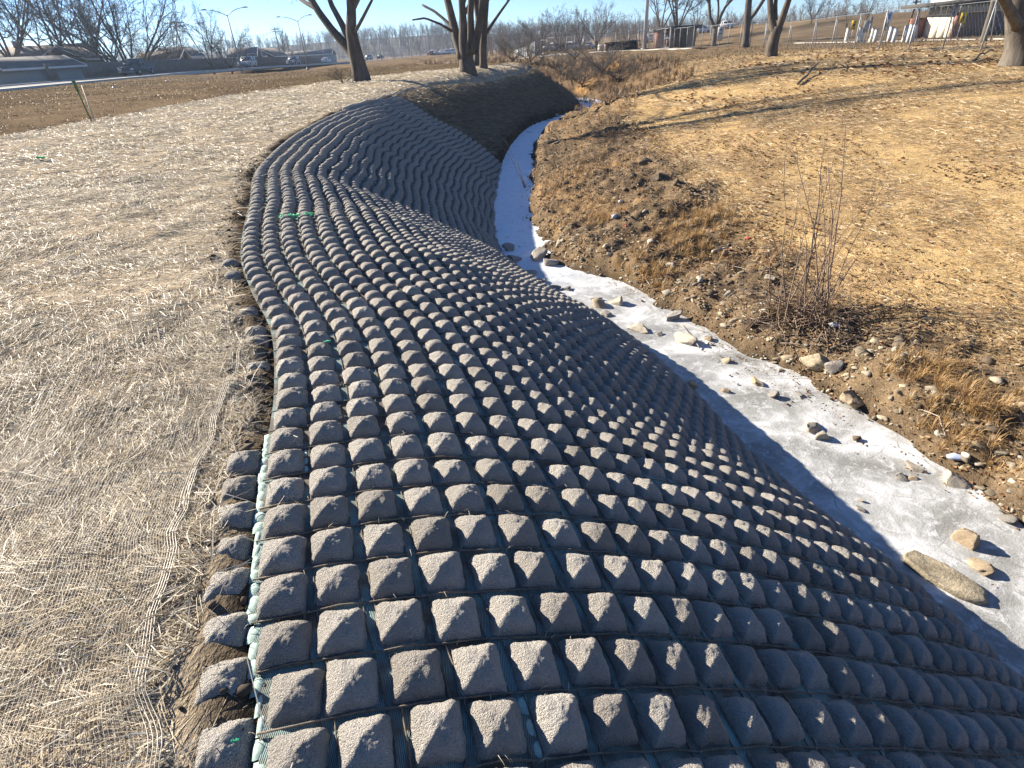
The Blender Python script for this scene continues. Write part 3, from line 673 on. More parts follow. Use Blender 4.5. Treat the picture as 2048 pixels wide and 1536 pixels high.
for n, box, sz in ((20000, (1, 7, 1, 10), (.025, .06)), (18000, (.5, 7, 9, 26), (.035, .08)), (2500, (1, 12, 25, 44), (.08, .16))):
    x, y = scatter(n, *box, bank_d); k = in_view(x, y, gz(x, y)); x, y = x[k], y[k]; k = rng.random(len(x)) < np.clip(.5+fbm(x*1.3, y*1.3, 3, 95), .05, 1); x, y = x[k], y[k]
    pile.add(*leaves(x, y, rng.uniform(*sz, len(x)), BROWN+[(.45, .33, .2), (.50, .39, .26), (.40, .29, .17)]))
x, y = scatter(300, -2, 5, 2, 24, lambda x, y: (fd('dl', x, y) < -.3)*(fd('edge', x, y) < .1)*.6)
pile.build('leaf_litter', M['leaf'])
x, y = scatter(9000, 0, 5, 1, 18, lambda x, y: (fd('dl', x, y) < -.3)*(fd('edge', x, y) < .0)*np.clip(.5+fd('edge', x, y)*1.6+.9*fbm(x*1.6, y*1.6, 2, 141), .01, 1)); pile = Pile(); V_, Q_, C_ = leaves(x, y, rng.uniform(.02, .05, len(x)), BROWN); V_[:, 2] = np.where(V_[:, 2] < ICE+.012, ICE+.012+np.abs(V_[:, 2]-ICE)*.2, V_[:, 2]); pile.add(V_, Q_, C_); pile.build('leaves_on_ice', M['leaf'])

# dead grass: standing tufts on the ragged right bank
pile = Pile(); TAN = [(.42, .26, .11), (.50, .33, .15), (.34, .21, .095), (.26, .17, .09), (.46, .36, .22)]
def tufts(x, y, h, nb, spread, cols, wid):
    n = len(x); i = np.repeat(np.arange(n), nb); m = len(i); az = rng.uniform(0, 6.28, m); r_ = rng.random(m)*spread[i]
    bx_, by_ = x[i]+np.cos(az)*r_*.4, y[i]+np.sin(az)*r_*.4; z0 = gz(bx_, by_)-.01; H = h[i]*rng.uniform(.5, 1.15, m); lean = rng.uniform(.15, 1.3, m)
    d = np.stack([np.cos(az), np.sin(az), np.zeros(m)], 1); s = np.stack([-np.sin(az), np.cos(az), np.zeros(m)], 1); up = np.array([0, 0, 1.])
    a = np.stack([bx_, by_, z0], 1); b = a+d*(H*.30*lean)[:, None]+up*(H*.6)[:, None]; c = b+d*(H*.55*lean)[:, None]+up*(H*(.42-.38*lean))[:, None]
    c[:, 2] = np.maximum(c[:, 2], gz(c[:, 0], c[:, 1])+.004); w = s*(wid[i]/2)[:, None]
    V = np.stack([a-w, a+w, b-w*.8, b+w*.8, c-w*.25, c+w*.25], 1).reshape(-1, 3); k = np.arange(m)[:, None]*6
    return V, np.concatenate([k+np.array([[0, 1, 3, 2]]), k+np.array([[2, 3, 5, 4]])]), np.repeat(palette(cols, m), 6, 0)
tuft_d = lambda x, y: (fd('dr', x, y) > .35)*(fd('dG', x, y) < .3)*np.clip(.25+1.5*fbm(x*.6, y*.6, 3, 66), 0.03, 1)
for n, box, h, nb, wd in ((1500, (2, 7, 1.5, 10), (.06, .22), 16, .0045), (1700, (.8, 7, 9, 24), (.07, .26), 14, .008), (900, (1, 12, 23, 44), (.15, .4), 12, .018)):
    x, y = scatter(n, *box, tuft_d); k = in_view(x, y, gz(x, y)); x, y = x[k], y[k]; n_ = len(x)
    pile.add(*tufts(x, y, rng.uniform(*h, n_), nb, rng.uniform(.05, .2, n_), TAN, np.full(n_, wd)))
# matted thatch over the dirt
for n, box, L, Wd in ((26000, (1.5, 7, 1, 10), (.05, .18), .0035), (30000, (.8, 7, 9, 26), (.07, .24), .006)):
    x, y = scatter(n, *box, lambda x, y: (fd('edge', x, y) > .3)*(fd('dG', x, y) < .5)*np.clip(.35+1.2*fbm(x*.8, y*.8, 3, 133), .04, 1)); k = in_view(x, y, gz(x, y)); x, y = x[k], y[k]; n_ = len(x)
    pile.add(*stalks(x, y, rng.uniform(*L, n_), Wd*rng.uniform(.6, 1.5, n_), rng.uniform(0, .02, n_), rng.uniform(0, 6.28, n_), palette([(.24, .17, .10), (.33, .24, .14), (.17, .12, .08), (.42, .31, .18)], n_), tilt=.25))
# the thick orange clumps
for px, py, r_ in ((1400, 500, .55), (1340, 470, .5), (1300, 540, .4), (1430, 430, .4), (1900, 880, .5), (1960, 800, .45), (1200, 440, .35), (1880, 760, .35), (1180, 590, .2)):
    p = survey_ground(px, py); n_ = 46; x = p.x+rng.normal(0, r_*.6, n_); y = p.y+rng.normal(0, r_*.8, n_); k = (fd('edge', x, y) > .2); x, y = x[k], y[k]; n_ = len(x)
    pile.add(*tufts(x, y, rng.uniform(.10, .26, n_), 24, rng.uniform(.05, .16, n_), [(.46, .29, .12), (.40, .25, .10), (.52, .37, .19), (.32, .21, .10)], np.full(n_, .0055)))
# brush on the far bank of the gully
x, y = scatter(2600, -6, 22, 38, 75, lambda x, y: (np.minimum(np.abs(fd('dl', x, y)), np.abs(fd('dr', x, y))) < 6)*((fd('dr', x, y) > 0.2) | (y > 47))*1.0); n_ = len(x)
pile.add(*tufts(x, y, rng.uniform(.2, .75, n_), 14, rng.uniform(.3, .8, n_), [(.13, .092, .062), (.17, .115, .07), (.30, .19, .09), (.085, .065, .05)], np.full(n_, .03)))
# rough grass on the lawns
x, y = scatter(30000, -36, -6, 12, 60, lambda x, y: (fd('dO', x, y) < 0)*np.clip(.4+fbm(x*.5, y*.5, 3, 97), .05, 1)); n_ = len(x)
pile.add(*tufts(x, y, rng.uniform(.03, .09, n_), 5, rng.uniform(.1, .5, n_), [(.19, .13, .075), (.15, .10, .06), (.24, .175, .10), (.12, .095, .05)], np.full(n_, .022)))
x, y = scatter(6000, 9, 62, 40, 78, lambda x, y: (fd('dr', x, y) > 6)*np.clip(.5+fbm(x*.3, y*.3, 3, 98), .05, 1)); n_ = len(x)
pile.add(*tufts(x, y, rng.uniform(.06, .25, n_), 6, rng.uniform(.1, .5, n_), [(.30, .20, .11), (.22, .15, .085), (.16, .13, .065)], np.full(n_, .035)))
pile.build('dry_grass', M['straw'])

# netting over the straw, near the camera
nb_ = MB(); st = .016
E_ = resample(EDGE[EDGE[:, 1] < 5.2], .05); En = E_.copy()
def net_z(x, y): return gz(x, y)+.022+.012*fbm(x*2.5, y*2.5, 2, 101)
Tn = np.gradient(E_, axis=0); Tn /= np.linalg.norm(Tn, axis=1, keepdims=True); Nl = np.stack([-Tn[:, 1], Tn[:, 0]], 1)
def ragged(i): return .16+.10*fbm(np.array([i*.09]), np.array([2.0]), 3, 102)[0]*1.5
offs = np.r_[np.arange(0, 1.3, st), np.arange(1.3, 2.6, st*1.6)]; PV, PR = [], []
for k_, o_ in enumerate(offs):
    wob = .012*fbm(E_[:, 1]*1.5, np.full(len(E_), k_*.15), 2, 103)
    o2 = np.array([ragged(i) for i in range(len(E_))])*math.exp(-o_/.5)+.10+o_+wob
    P = E_+Nl*o2[:, None]; k = (P[:, 0] > -4.5)
    P = np.c_[P, net_z(P[:, 0], P[:, 1])]; PV.append(P); PR.append(np.where(P[:, 1] < 4.6-rng.uniform(0, 2.2)-.3*o_, .00055+.0011*(o_ < .05), .00001))
V, Q = tubes(np.array(PV), np.array(PR), 3); nb_.add(V, Q)
PV = []
for y_ in np.arange(.3, 4.6, st*1.25):
    i = int(np.argmin(np.abs(E_[:, 1]-y_))); o2 = .11+ragged(i)+np.linspace(0, 1.7, 30); P = E_[i]+Nl[i]*o2[:, None]; P = np.c_[P, net_z(P[:, 0], P[:, 1])]; PV.append(P)
V, Q = tubes(np.array(PV), np.full((len(PV), 30), .00045), 3); nb_.add(V, Q)
props(nb_.build('straw_netting', M['net']), 'fine pale plastic netting laid over the straw beside the block mat', 'netting')

# soil clods along the torn edge, fibres on the strands
def ico(sub):
    b = bmesh.new(); bmesh.ops.create_icosphere(b, subdivisions=sub, radius=1); v = np.array([x.co[:] for x in b.verts]); t = np.array([[q.index for q in f.verts] for f in b.faces]); b.free(); return v, t
ICO1, ICO2, ICO3, ICO4 = ico(1), ico(2), ico(3), ico(4)
def rock_shape(seed, base, flat=.6, rough=.28, facets=7):
    v, t = base; r = np.random.default_rng(seed); v = v*(1+rough*fbm(v[:, 0]*1.3+seed*3.1, v[:, 1]*1.3+v[:, 2]*1.7, 3, seed))[:, None]
    for _ in range(facets):
        n = r.normal(0, 1, 3); n /= np.linalg.norm(n); d = r.uniform(.32, .74); e = np.clip(v@n-d, 0, None); v = v-e[:, None]*n*.99
    v = v*np.array([1, r.uniform(.65, .95), flat*r.uniform(.8, 1.2)]); return v, t
def debris(name, x, y, size, base, mat, cols, flat=.6, zoff=.2, zf=None):
    sh = [rock_shape(200+i, base, flat, .34, 14) for i in range(7)]; V, T, C, n = [], [], [], 0; z = (zf or gz)(x, y)
    for s_ in range(7):
        ix_ = np.arange(len(x))[s_::7]; v, t = sh[s_]; m = len(ix_); a = rng.uniform(0, 6.28, m); c_, s2 = np.cos(a), np.sin(a); sz = size[ix_][:, None]
        X = (v[None, :, 0]*c_[:, None]-v[None, :, 1]*s2[:, None])*sz+x[ix_][:, None]; Y = (v[None, :, 0]*s2[:, None]+v[None, :, 1]*c_[:, None])*sz+y[ix_][:, None]
        Z = v[None, :, 2]*sz+z[ix_][:, None]+sz*zoff; V.append(np.stack([X, Y, Z], -1).reshape(-1, 3)); T.append((t[None]+(np.arange(m)*len(v))[:, None, None]).reshape(-1, 3)+n); n += m*len(v)
        C.append(np.repeat(palette(cols, m, .2), len(v), 0))
    return props(link(name, mesh_data(name, np.concatenate(V), None, np.concatenate(T), mat, False, np.concatenate(C))), kind='stuff')
x, y = scatter(9000, -5, -.5, .1, 12, lambda x, y: (fd('dE', x, y) > -.30)*(fd('dE', x, y) < .05)*1.0)
debris('soil_clods', x, y, rng.gamma(2.0, .0075, len(x))+.004, ICO1, M['soilbits'], [(.085, .066, .046), (.11, .085, .06), (.065, .05, .036)])
x, y = scatter(12500, 1, 7, 1, 14, lambda x, y: (fd('edge', x, y) > -.14)*np.clip(1.2-fd('edge', x, y)*.75, .10, 1)*(fd('dG', x, y) < .2))
x2, y2 = scatter(5000, .6, 6, 12, 30, lambda x, y: (fd('edge', x, y) > -.1)*np.clip(1.1-fd('edge', x, y)*1.0, .05, 1)*(fd('dG', x, y) < .2))
x, y = np.r_[x, x2], np.r_[y, y2]
sz_ = rng.gamma(1.5, .017, len(x))+.008; bg = (sz_ > .03) & (y < 13)
debris('rubble', x[bg], y[bg], sz_[bg], ICO2, M['soilbits'], [(.26, .23, .175), (.32, .29, .23), (.22, .19, .14), (.17, .14, .10), (.29, .245, .17)], .6, .05)
debris('rubble', x[~bg], y[~bg], sz_[~bg], ICO1, M['soilbits'], [(.26, .23, .175), (.34, .305, .24), (.22, .19, .14), (.17, .14, .10), (.13, .105, .08), (.30, .25, .17)], .55)
# dirt clods on the scruffy bank
x, y = scatter(6500, .8, 7, 1, 30, lambda x, y: (fd('edge', x, y) > .25)*(fd('dG', x, y) < .1)*np.clip(.4+fbm(x*.8, y*.8, 2, 110), 0, 1))
debris('dirt_clods', x, y, rng.gamma(1.6, .026, len(x))+.012, ICO1, M['soilbits'], [(.12, .09, .062), (.16, .12, .08), (.095, .072, .05)], .7, .05)
# small bits frozen on the ice and crumbs in the gaps of the mat
x, y = scatter(2200, -1, 5, 1, 20, lambda x, y: (fd('dl', x, y) < -.25)*(fd('edge', x, y) < -.02)*np.clip(.85+fd('edge', x, y)*1.5+.9*fbm(x*1.4, y*1.4, 2, 131), .02, 1))
debris('ice_debris', x, y, rng.gamma(1.5, .013, len(x))+.006, ICO1, M['soilbits'], [(.20, .16, .11), (.30, .26, .2), (.14, .1, .07)], .5, .1, lambda x, y: np.full(np.shape(x), ICE+.012))
k = rng.integers(0, nb, 9000); k = k[(by[k] < 8) & (ri[np.minimum(k, len(ri)-1)] >= 0)]; ox = rng.choice([-.10, .10], len(k)); oy = rng.uniform(-.1, .1, len(k)); sw = rng.random(len(k)) < .5
cx_ = ctr[k]+T1[k]*np.where(sw, ox, oy)[:, None]+T2[k]*np.where(sw, oy, ox)[:, None]
debris('crumbs', cx_[:, 0], cx_[:, 1], rng.gamma(1.6, .0032, len(k))+.0015, ICO1, M['soilbits'], [(.26, .23, .2), (.14, .11, .08), (.2, .16, .11)], .7, .6, lambda x, y: mz(x, y)+.008)
fb = []
near_rows = [r for r in range(len(mid_rows)) if mid_rows[r][0, 1] < 3.6]
for _ in range(900):
    r_i = near_rows[int(rng.random()**1.4*len(near_rows))]; v_ = rng.integers(0, 44); p = mid_rows[r_i][v_]+rng.normal(0, .012, 2); a = rng.uniform(0, 6.28); rr = rng.uniform(.006, .028); th = np.linspace(0, rng.uniform(1.5, 4.5), 5)
    P = np.stack([p[0]+rr*(np.cos(a)*np.cos(th)), p[1]+rr*np.sin(a)*np.cos(th), np.zeros(5)], 1); P[:, 2] = float(mz(p[0:1], p[1:2])[0])+.016+rr*.8*np.abs(np.sin(th)); fb.append(P)
V, Q = tubes(np.array(fb), np.full((len(fb), 5), .0011), 3)
props(link('curled_fibres', mesh_data('curled_fibres', V, Q, None, M['paleWood'])), kind='stuff')

# ------------------------------------------------------------------ stones one can point at
STONE_MESH = {}
def stone_mesh(seed, big, mat, flat):
    key = (seed, big, mat, flat)
    if key not in STONE_MESH:
        v, t = rock_shape(500+seed, ICO4 if big else ICO3, flat, .45, 13); v = v/np.abs(v[:, 0]).max()
        if big: v = v*(1+.10*fbm(v[:, 0]*5, v[:, 1]*5+v[:, 2]*4, 4, seed, .65))[:, None]
        STONE_MESH[key] = mesh_data('stone', v, None, t, M[mat], False)
    return STONE_MESH[key]
def stone(px, py, wpx, mat, label, flat=.6, turn=0.0, on_ice=False, sink=.42, name='stone', seed=None):
    p = survey_z(px, py, ICE+.01) if on_ice else survey_ground(px, py)
    dep = (p-Vector((0, 0, CAM_H))).dot(_fw); r = wpx/FPX*dep/2; seed = len(STONE_MESH) if seed is None else seed
    o = link(name, stone_mesh(seed, wpx > 40, mat, flat), None, (p.x, p.y, p.z+r*flat*(.5-sink)), (rnd.uniform(-.15, .15), rnd.uniform(-.15, .15), turn), (r, r, r))
    return props(o, label, 'stone', 'stones along the frozen creek')
G_ = 'stones along the frozen creek'
a_, b_ = survey_z(1806, 1112, ICE), survey_z(1972, 1206, ICE); L_ = (b_-a_).length/2; v, t = ICO4
v = np.sign(v)*np.abs(v)**.75; v = v*(1+.10*fbm(v[:, 0]*2.5+3, v[:, 1]*2.5+v[:, 2], 4, 77)+.05*fbm(v[:, 0]*9, v[:, 1]*9+v[:, 2]*5, 3, 78))[:, None]; v = v*np.array([1, .40, .20])*L_; v[:, 2] = np.minimum(v[:, 2], .13*L_+.03*fbm(v[:, 0]*6, v[:, 1]*6, 3, 79))
props(link('stone', mesh_data('stone', v, None, t, M['slabrock'], False), None, tuple((a_+b_)/2+Vector((0, 0, .02))), (.03, .02, math.atan2((b_-a_).y, (b_-a_).x))), 'long mottled stone slab lying alone on the ice near the mat', 'stone', None)
for a in ((1020, 497, 34, 'greyrock', 'dark shaded stone topmost of the pile at the creek bend'), (1026, 522, 42, 'greyrock', 'wide grey shaded stone in the middle of the pile at the bend'), (1000, 515, 30, 'greyrock', 'small dark stone against the mat at the creek bend'),
          (1078, 514, 52, 'limestone', 'large pale sunlit boulder heading the pile at the bend'), (1100, 528, 34, 'greyrock', 'dark pitted stone below the large pale boulder'), (1062, 547, 40, 'limestone', 'flat pale stone at the foot of the bend pile'), (1082, 562, 26, 'greyrock', 'small grey stone poking from ice below the bend pile'),
          (1108, 577, 28, 'greyrock', 'pointed dark stone upright in the white ice'), (1136, 578, 20, 'greyrock', 'small dark stone right of the pointed one in ice'), (1235, 605, 50, 'limestone', 'largest rounded pale stone out on the white ice'), (1197, 610, 40, 'tanrock', 'jagged tan stone left of the rounded pale one'), (1193, 598, 24, 'greyrock', 'thin grey stone behind the jagged tan one'), (1214, 629, 26, 'greyrock', 'low flat grey stone below the jagged tan one'),
          (1176, 640, 18, 'greyrock', 'little grey stone touching the mat edge mid creek'), (1280, 657, 52, 'limestone', 'long thin pale stone row across the ice'), (1372, 680, 56, 'limestone', 'flat pale slab beside the leaning stick'), (1415, 677, 26, 'sandy', 'smooth tan flake right of the stick'), (1345, 637, 40, 'greyrock', 'dark broken stone at the ice edge above the stick'),
          (1320, 668, 16, 'greyrock', 'small cube-like stone on ice left of the flat slab'), (1385, 772, 30, 'tanrock', 'brown knobbly lump on the ice by the mat'), (1450, 781, 22, 'redrock', 'reddish flat chip on grey ice'), (1512, 768, 42, 'tanrock', 'tan wedge-shaped stone at the ice margin'), (1545, 792, 26, 'greyrock', 'grey stone just below the tan wedge'),
          (1722, 1000, 14, 'limestone', 'small upright pale chip standing on white ice'), (1722, 1018, 22, 'greyrock', 'dark flat chip just below the upright pale chip'), (1530, 960, 0, '', ''), (1940, 1085, 46, 'tanrock', 'tan rough stone frozen in above the mottled slab'), (1960, 1130, 50, 'tanrock', 'flat brown stone right of the mottled slab')):
    if a[2]: stone(a[0], a[1], a[2], {'sandy': 'tanrock', 'redrock': 'tanrock'}.get(a[3], a[3]), a[4], .34 if 'flat' in a[4] or 'thin' in a[4] or 'flake' in a[4] else .7, rnd.uniform(0, 3), True)
for a in ((1625, 857, 40, 'limestone', 'bright white angular stone at the right ice edge'), (1645, 876, 34, 'limestone', 'pale stone under the bright white angular one'), (1632, 728, 70, 'slabrock', 'wide pale slab sunk in the bank below the shrub'), (1672, 735, 34, 'greyrock', 'dark stone at the right end of the sunken pale slab'), (1832, 940, 44, 'limestone', 'upright pale stone in the rubble bank'), (1906, 965, 50, 'limestone', 'square pale stone in rubble under the orange grass'), (1822, 958, 28, 'tanrock', 'tan stone left of the upright pale one in rubble'),
          (1800, 955, 36, 'greyrock', 'dark rounded stone at the waterline of the rubble bank'), (1560, 742, 24, 'limestone', 'small pale stone above the tan wedge'), (1600, 790, 26, 'greyrock', 'grey stone in dirt right of the tan wedge'), (1535, 556, 40, 'limestone', 'pale boulder half hidden at the left foot of the shrub'), (1420, 690, 24, 'limestone', 'pale stone at the bank corner beyond the stick'), (1450, 722, 26, 'tanrock', 'tan stone on gravel between stick and wedge'),
          (1302, 482, 24, 'limestone', 'pale chalky stone among the orange grass clumps'), (1705, 800, 46, 'tanrock', 'brown stone before the dark hollow in the bank'), (2010, 1040, 40, 'greyrock', 'grey stone in rubble at the right picture edge'), (1075, 466, 20, 'limestone', 'little pale stone at water edge above the bend pile'), (1114, 232, 12, 'limestone', 'pale stone at the far creek bend'), (1096, 243, 10, 'limestone', 'second pale stone nearer than the far bend one')):
    stone(a[0], a[1], a[2], a[3], a[4], .65, rnd.uniform(0, 3), False)

# sticks, litter, scraps
def stick(name, pts, r, mat, label, cat, group=None, k=6):
    pts = np.array([tuple(p) for p in pts]); t = np.linspace(0, 1, len(pts)*3-2); P = np.stack([np.interp(t, np.linspace(0, 1, len(pts)), pts[:, i]) for i in range(3)], 1); P[1:-1] += rng.normal(0, r*.6, P[1:-1].shape)
    mb = MB(); mb.tube(P, np.linspace(r, r*.5, len(P)), k); return props(mb.build(name, mat, None, True), label, cat, group)
def gp(px, py, up=.02): p = survey_ground(px, py); return Vector((p.x, p.y, p.z+up))
stick('stick', [survey_z(1362, 648, ICE+.25), survey_z(1385, 672, ICE+.10), survey_z(1400, 697, ICE+.02)], .014, M['paleWood'], 'straight pale stick leaning onto the ice at the bank', 'stick')
stick('fallen_branch', [gp(688, 223, .06), gp(735, 211, .10), gp(765, 200, .08), gp(795, 186, .05)], .05, M['paleWood'], 'long bleached branch lying along the upper edge of the mat', 'branch')
stick('fallen_branch', [gp(1000+1150*.2734, 138, .1), gp(1000+960*.2734, 150, .06)], .05, M['bark'], 'dark fallen branch on the slope before the far brush', 'branch')
stick('fallen_branch', [gp(1595, 172, .08), gp(1618, 150, .22), gp(1634, 141, .3)], .05, M['bark'], 'crooked dark branch with raised end on the golden field', 'branch')
stick('fallen_branch', [gp(1948, 124, .05), gp(1962, 117, .25), gp(1985, 113, .2)], .05, M['bark_pale'], 'short broken branch near the big tree at the picture edge', 'branch')
for i, (a, b, c_, lab) in enumerate((((1500, 640), (1540, 660), (1575, 690), 'curved bare root lying below the shrub'), ((1530, 650), (1580, 655), (1640, 650), 'straight dark root crossing under the shrub'), ((1560, 690), (1600, 700), (1640, 720), 'thin root over the sunken pale slab'), ((1660, 700), (1700, 690), (1730, 668), 'hooked brown root right of the shrub'), ((1440, 610), (1470, 590), (1530, 585), 'pale dead stem leaning left of the shrub'), ((1420, 530), (1480, 545), (1540, 560), 'long dry stem on dirt above the shrub'), ((1290, 560), (1300, 580), (1312, 560), 'small twig at the ice by the dirt bank'), ((1830, 820), (1870, 845), (1890, 880), 'bowed straw-coloured stem in the right grass'))):
    stick('root' if 'root' in lab else 'dead_stem', [gp(*a, .03), gp(*b, .09), gp(*c_, .03)], .013 if 'root' in lab else .007, M['twig'] if 'root' in lab else M['paleWood'], lab, 'root' if 'root' in lab else 'stem')
def crumple(name, px, py, w, mat, label, cat, seed, flat=.45):
    p = survey_ground(px, py); dep = (p-Vector((0, 0, CAM_H))).dot(_fw); r = w/FPX*dep/2; v, t = ICO2; rr = np.random.default_rng(seed)
    v = v*(1+.7*fbm(v[:, 0]*2.2+seed, v[:, 1]*2.2+v[:, 2]*2, 3, seed))[:, None]*np.array([1, .6, flat]); v = v*r/np.abs(v[:, 0]).max(); 
    return props(link(name, mesh_data(name, v, None, t, mat), None, (p.x, p.y, p.z+r*flat*.6), (0, 0, rr.uniform(0, 3))), label, cat)
crumple('plastic_bag', 1228, 436, 22, M['bluelitter'], 'crumpled blue grey plastic litter on the dirt bank', 'litter', 1)
crumple('paper_scrap', 1241, 405, 16, M['plastic'], 'white scrap of litter just beyond the blue grey one', 'litter', 2)
crumple('plastic_bottle', 1670, 652, 36, M['plastic'], 'white plastic litter tucked under the shrub', 'litter', 3, .3)
crumple('plastic_bag', 1916, 917, 44, M['bluelitter'], 'clear bluish plastic litter beside the orange grass', 'litter', 4, .25)
crumple('red_flag_scrap', 1496, 478, 12, M['red'], 'tiny red marker scrap left of the shrub', 'marker', 5)
crumple('red_flag_scrap', 1252, 453, 9, M['red'], 'tiny red scrap below the blue grey litter', 'marker', 6)
stick('wood_chunk', [gp(1424, 509, .05), gp(1440, 505, .05), gp(1456, 500, .05)], .035, M['paleWood'], 'short bleached wood chunk by the orange grass', 'wood chunk')
def mesh_scrap(px, py, w, label, seed):
    p = survey_ground(px, py); z = float(mz(np.array([p.x]), np.array([p.y]))[0])+.06; dep = (p-Vector((0, 0, CAM_H))).dot(_fw); L = w/FPX*dep; mb = MB(); r = np.random.default_rng(seed)
    for i in range(26):
        a = r.uniform(-.5, .5)*L; P = [(p.x+a+r.normal(0, L*.10), p.y+r.normal(0, .12*L), z+r.uniform(-.12, .08)*L) for _ in range(4)]; mb.tube(P, min(.005, L*.03), 4)
    return props(mb.build('green_mesh_scrap', M['green']), label, 'mesh scrap')
mesh_scrap(583, 447, 34, 'tangled bright green netting scrap on the upper mat', 1)
mesh_scrap(613, 444, 30, 'smaller bright green strand right beside the tangled one', 2)
mesh_scrap(661, 706, 12, 'tiny green twine tuft between blocks mid mat', 3)
mesh_scrap(488, 1512, 14, 'small green twine knot at the bottom end of the mat edge', 4)
mesh_scrap(85, 320, 18, 'pale green scrap lying out on the straw', 5)
for i, (px, py, lab) in enumerate(((228, 176, 'white survey flag scrap nearest on the brown verge'), (333, 163, 'white scrap middle one on the brown verge'), (408, 158, 'white scrap farthest along the brown verge'))): crumple('paper_scrap', px, py, 7, M['plastic'], lab, 'litter', 20+i)

M['stemtan'] = plain('tan_dead_stems', (.24, .17, .115), .85, var=.35, scale=3)
# the bare shrub on the bank
def wander(p, d, L, n, bendz, jit_):
    pts = [np.array(p, float)]; d = np.array(d, float); d /= np.linalg.norm(d)
    for i in range(n):
        d = d+rng.normal(0, jit_, 3)+np.array([0, 0, bendz]); d /= np.linalg.norm(d); pts.append(pts[-1]+d*L/n)
    return np.array(pts)
base = survey_ground(1600, 640); sh = empty('bare_shrub', tuple(base), 0, 'tall leafless shrub of thin upright stems on the dirt bank', 'shrub')
targets = [(1525, 420, 1), (1575, 265, 1), (1570, 300, .6), (1650, 275, 1.3), (1690, 250, 1.3), (1655, 300, 1), (1670, 310, .8), (1690, 320, .8), (1610, 330, .7), (1640, 340, .7), (1530, 480, .8), (1700, 390, .8), (1760, 370, .6), (1600, 400, .7), (1620, 420, .7), (1560, 470, .7), (1680, 420, .7), (1715, 450, .6), (1500, 520, .8), (1740, 480, .6), (1660, 470, .6), (1480, 560, .6), (1705, 520, .9), (1698, 545, .9), (1780, 345, .5)]
for i, (px, py, th) in enumerate(targets):
    b0 = Vector((base.x+rnd.uniform(-.42, .40), base.y+rnd.uniform(-.3, .3), 0)); b0.z = gzf(b0.x, b0.y)-.03
    e = survey(px, py, b0.y+rnd.uniform(-.25, .35)); d = e-b0; t = np.linspace(0, 1, 7)[:, None]
    P = np.array(b0)*(1-t)+np.array(e)*t+rng.normal(0, .015, (7, 3))*np.sin(t*3.14)-np.array([0, 0, 1])*0+np.array([d.x, d.y, 0])*(-.12*np.sin(t*3.14)); P = P-np.array(base)
    mb = MB(); mb.tube(P, np.linspace(.0115*th+.003, .0024, 7), 5)
    for _ in range(9):
        f = rnd.uniform(.25, .97); k = min(5, int(f*6)); q0 = P[k]+(P[k+1]-P[k])*(f*6-k); tw = wander(q0, (P[k+1]-P[k])/np.linalg.norm(P[k+1]-P[k])+rng.normal(0, .55, 3), rnd.uniform(.12, .45), 4, .05, .12); mb.tube(tw, np.linspace(.0036, .0013, 5), 3, False)
    mb.build('stem', M['twig_red'] if i % 3 else M['twig'], sh, True)
for i in range(16):
    a = rnd.uniform(2.4, 4.6); P = wander((rnd.uniform(-.3, .3), rnd.uniform(-.3, .2), .12), (math.cos(a), math.sin(a)*.8, rnd.uniform(-.05, .45)), rnd.uniform(.6, 1.5), 8, -.07, .12)
    W_ = P+np.array(base); W_[:, 2] = np.maximum(W_[:, 2], gz(W_[:, 0], W_[:, 1])+.015); mb = MB(); mb.tube(W_-np.array(base), np.linspace(.0075, .0025, 9), 4); mb.build('stem', M['stemtan'], sh, True)
# tangle of dead stems round its foot
mb = MB()
for _ in range(400):
    a = rnd.uniform(0, 6.28); r_ = abs(rnd.gauss(0, .75)); x_, y_ = base.x+math.cos(a)*r_*1.1-.05, base.y+math.sin(a)*r_*.8
    if fd('edge', np.array([x_]), np.array([y_]))[0] < .15: continue
    p = np.array([x_, y_, gzf(x_, y_)+rnd.uniform(0, .26)]); P = wander(p, (rnd.gauss(0, 1), rnd.gauss(0, 1), rnd.uniform(-.1, .8)), rnd.uniform(.2, .7), 5, -.08, .22); P[:, 2] = np.maximum(P[:, 2], gz(P[:, 0], P[:, 1])+.005)
    mb.tube(P-np.array(base), np.linspace(rnd.uniform(.003, .008), .0016, 6), 3, False)
props(mb.build('tangle', M['stemtan'], sh), kind='stuff')
# the thin sapling leaning over the ice further up
p = gp(1050, 375, 0); mb = MB()
for i in range(4):
    P = wander((0, 0, -.03), (rnd.uniform(-.5, .1), rnd.uniform(-.3, .3), 1), rnd.uniform(.9, 1.7), 7, .02, .1); mb.tube(P, np.linspace(.012, .003, 8), 4)
props(mb.build('bare_sapling', M['twig'], None, loc=tuple(p)), 'thin leafless sapling at the water edge beyond the bend', 'sapling')
M['moundsoil'] = plain('mounded_soil', (.17, .13, .088), .95, var=.4, scale=9, bumps=.9, bd=.05)
# root stumps in the middle of the bank
for (px, py, w, lab) in ((1290, 328, 42, 'dark tilted root stump casting a shadow on the bank'), (1310, 358, 46, 'mossy root mound nearer than the tilted stump'), (1115, 285, 30, 'small pointed mud mound near the shaded creek'), (1205, 268, 24, 'low mud mound close to the tree shadows')):
    p = survey_ground(px, py); dep = (p-Vector((0, 0, CAM_H))).dot(_fw); r = w/FPX*dep/2*.8; v, t = rock_shape(int(px), ICO3, .55, .5, 3); v = v*np.where(v[:, 2:3] > 0, 1-.35*v[:, 2:3]*np.array([[1, 1, -.5]]), 1)
    props(link('root_stump' if 'stump' in lab or 'root' in lab else 'mud_mound', mesh_data('mound', v*r, None, t, M['moundsoil'], True), None, (p.x, p.y, p.z)), lab, 'mound')

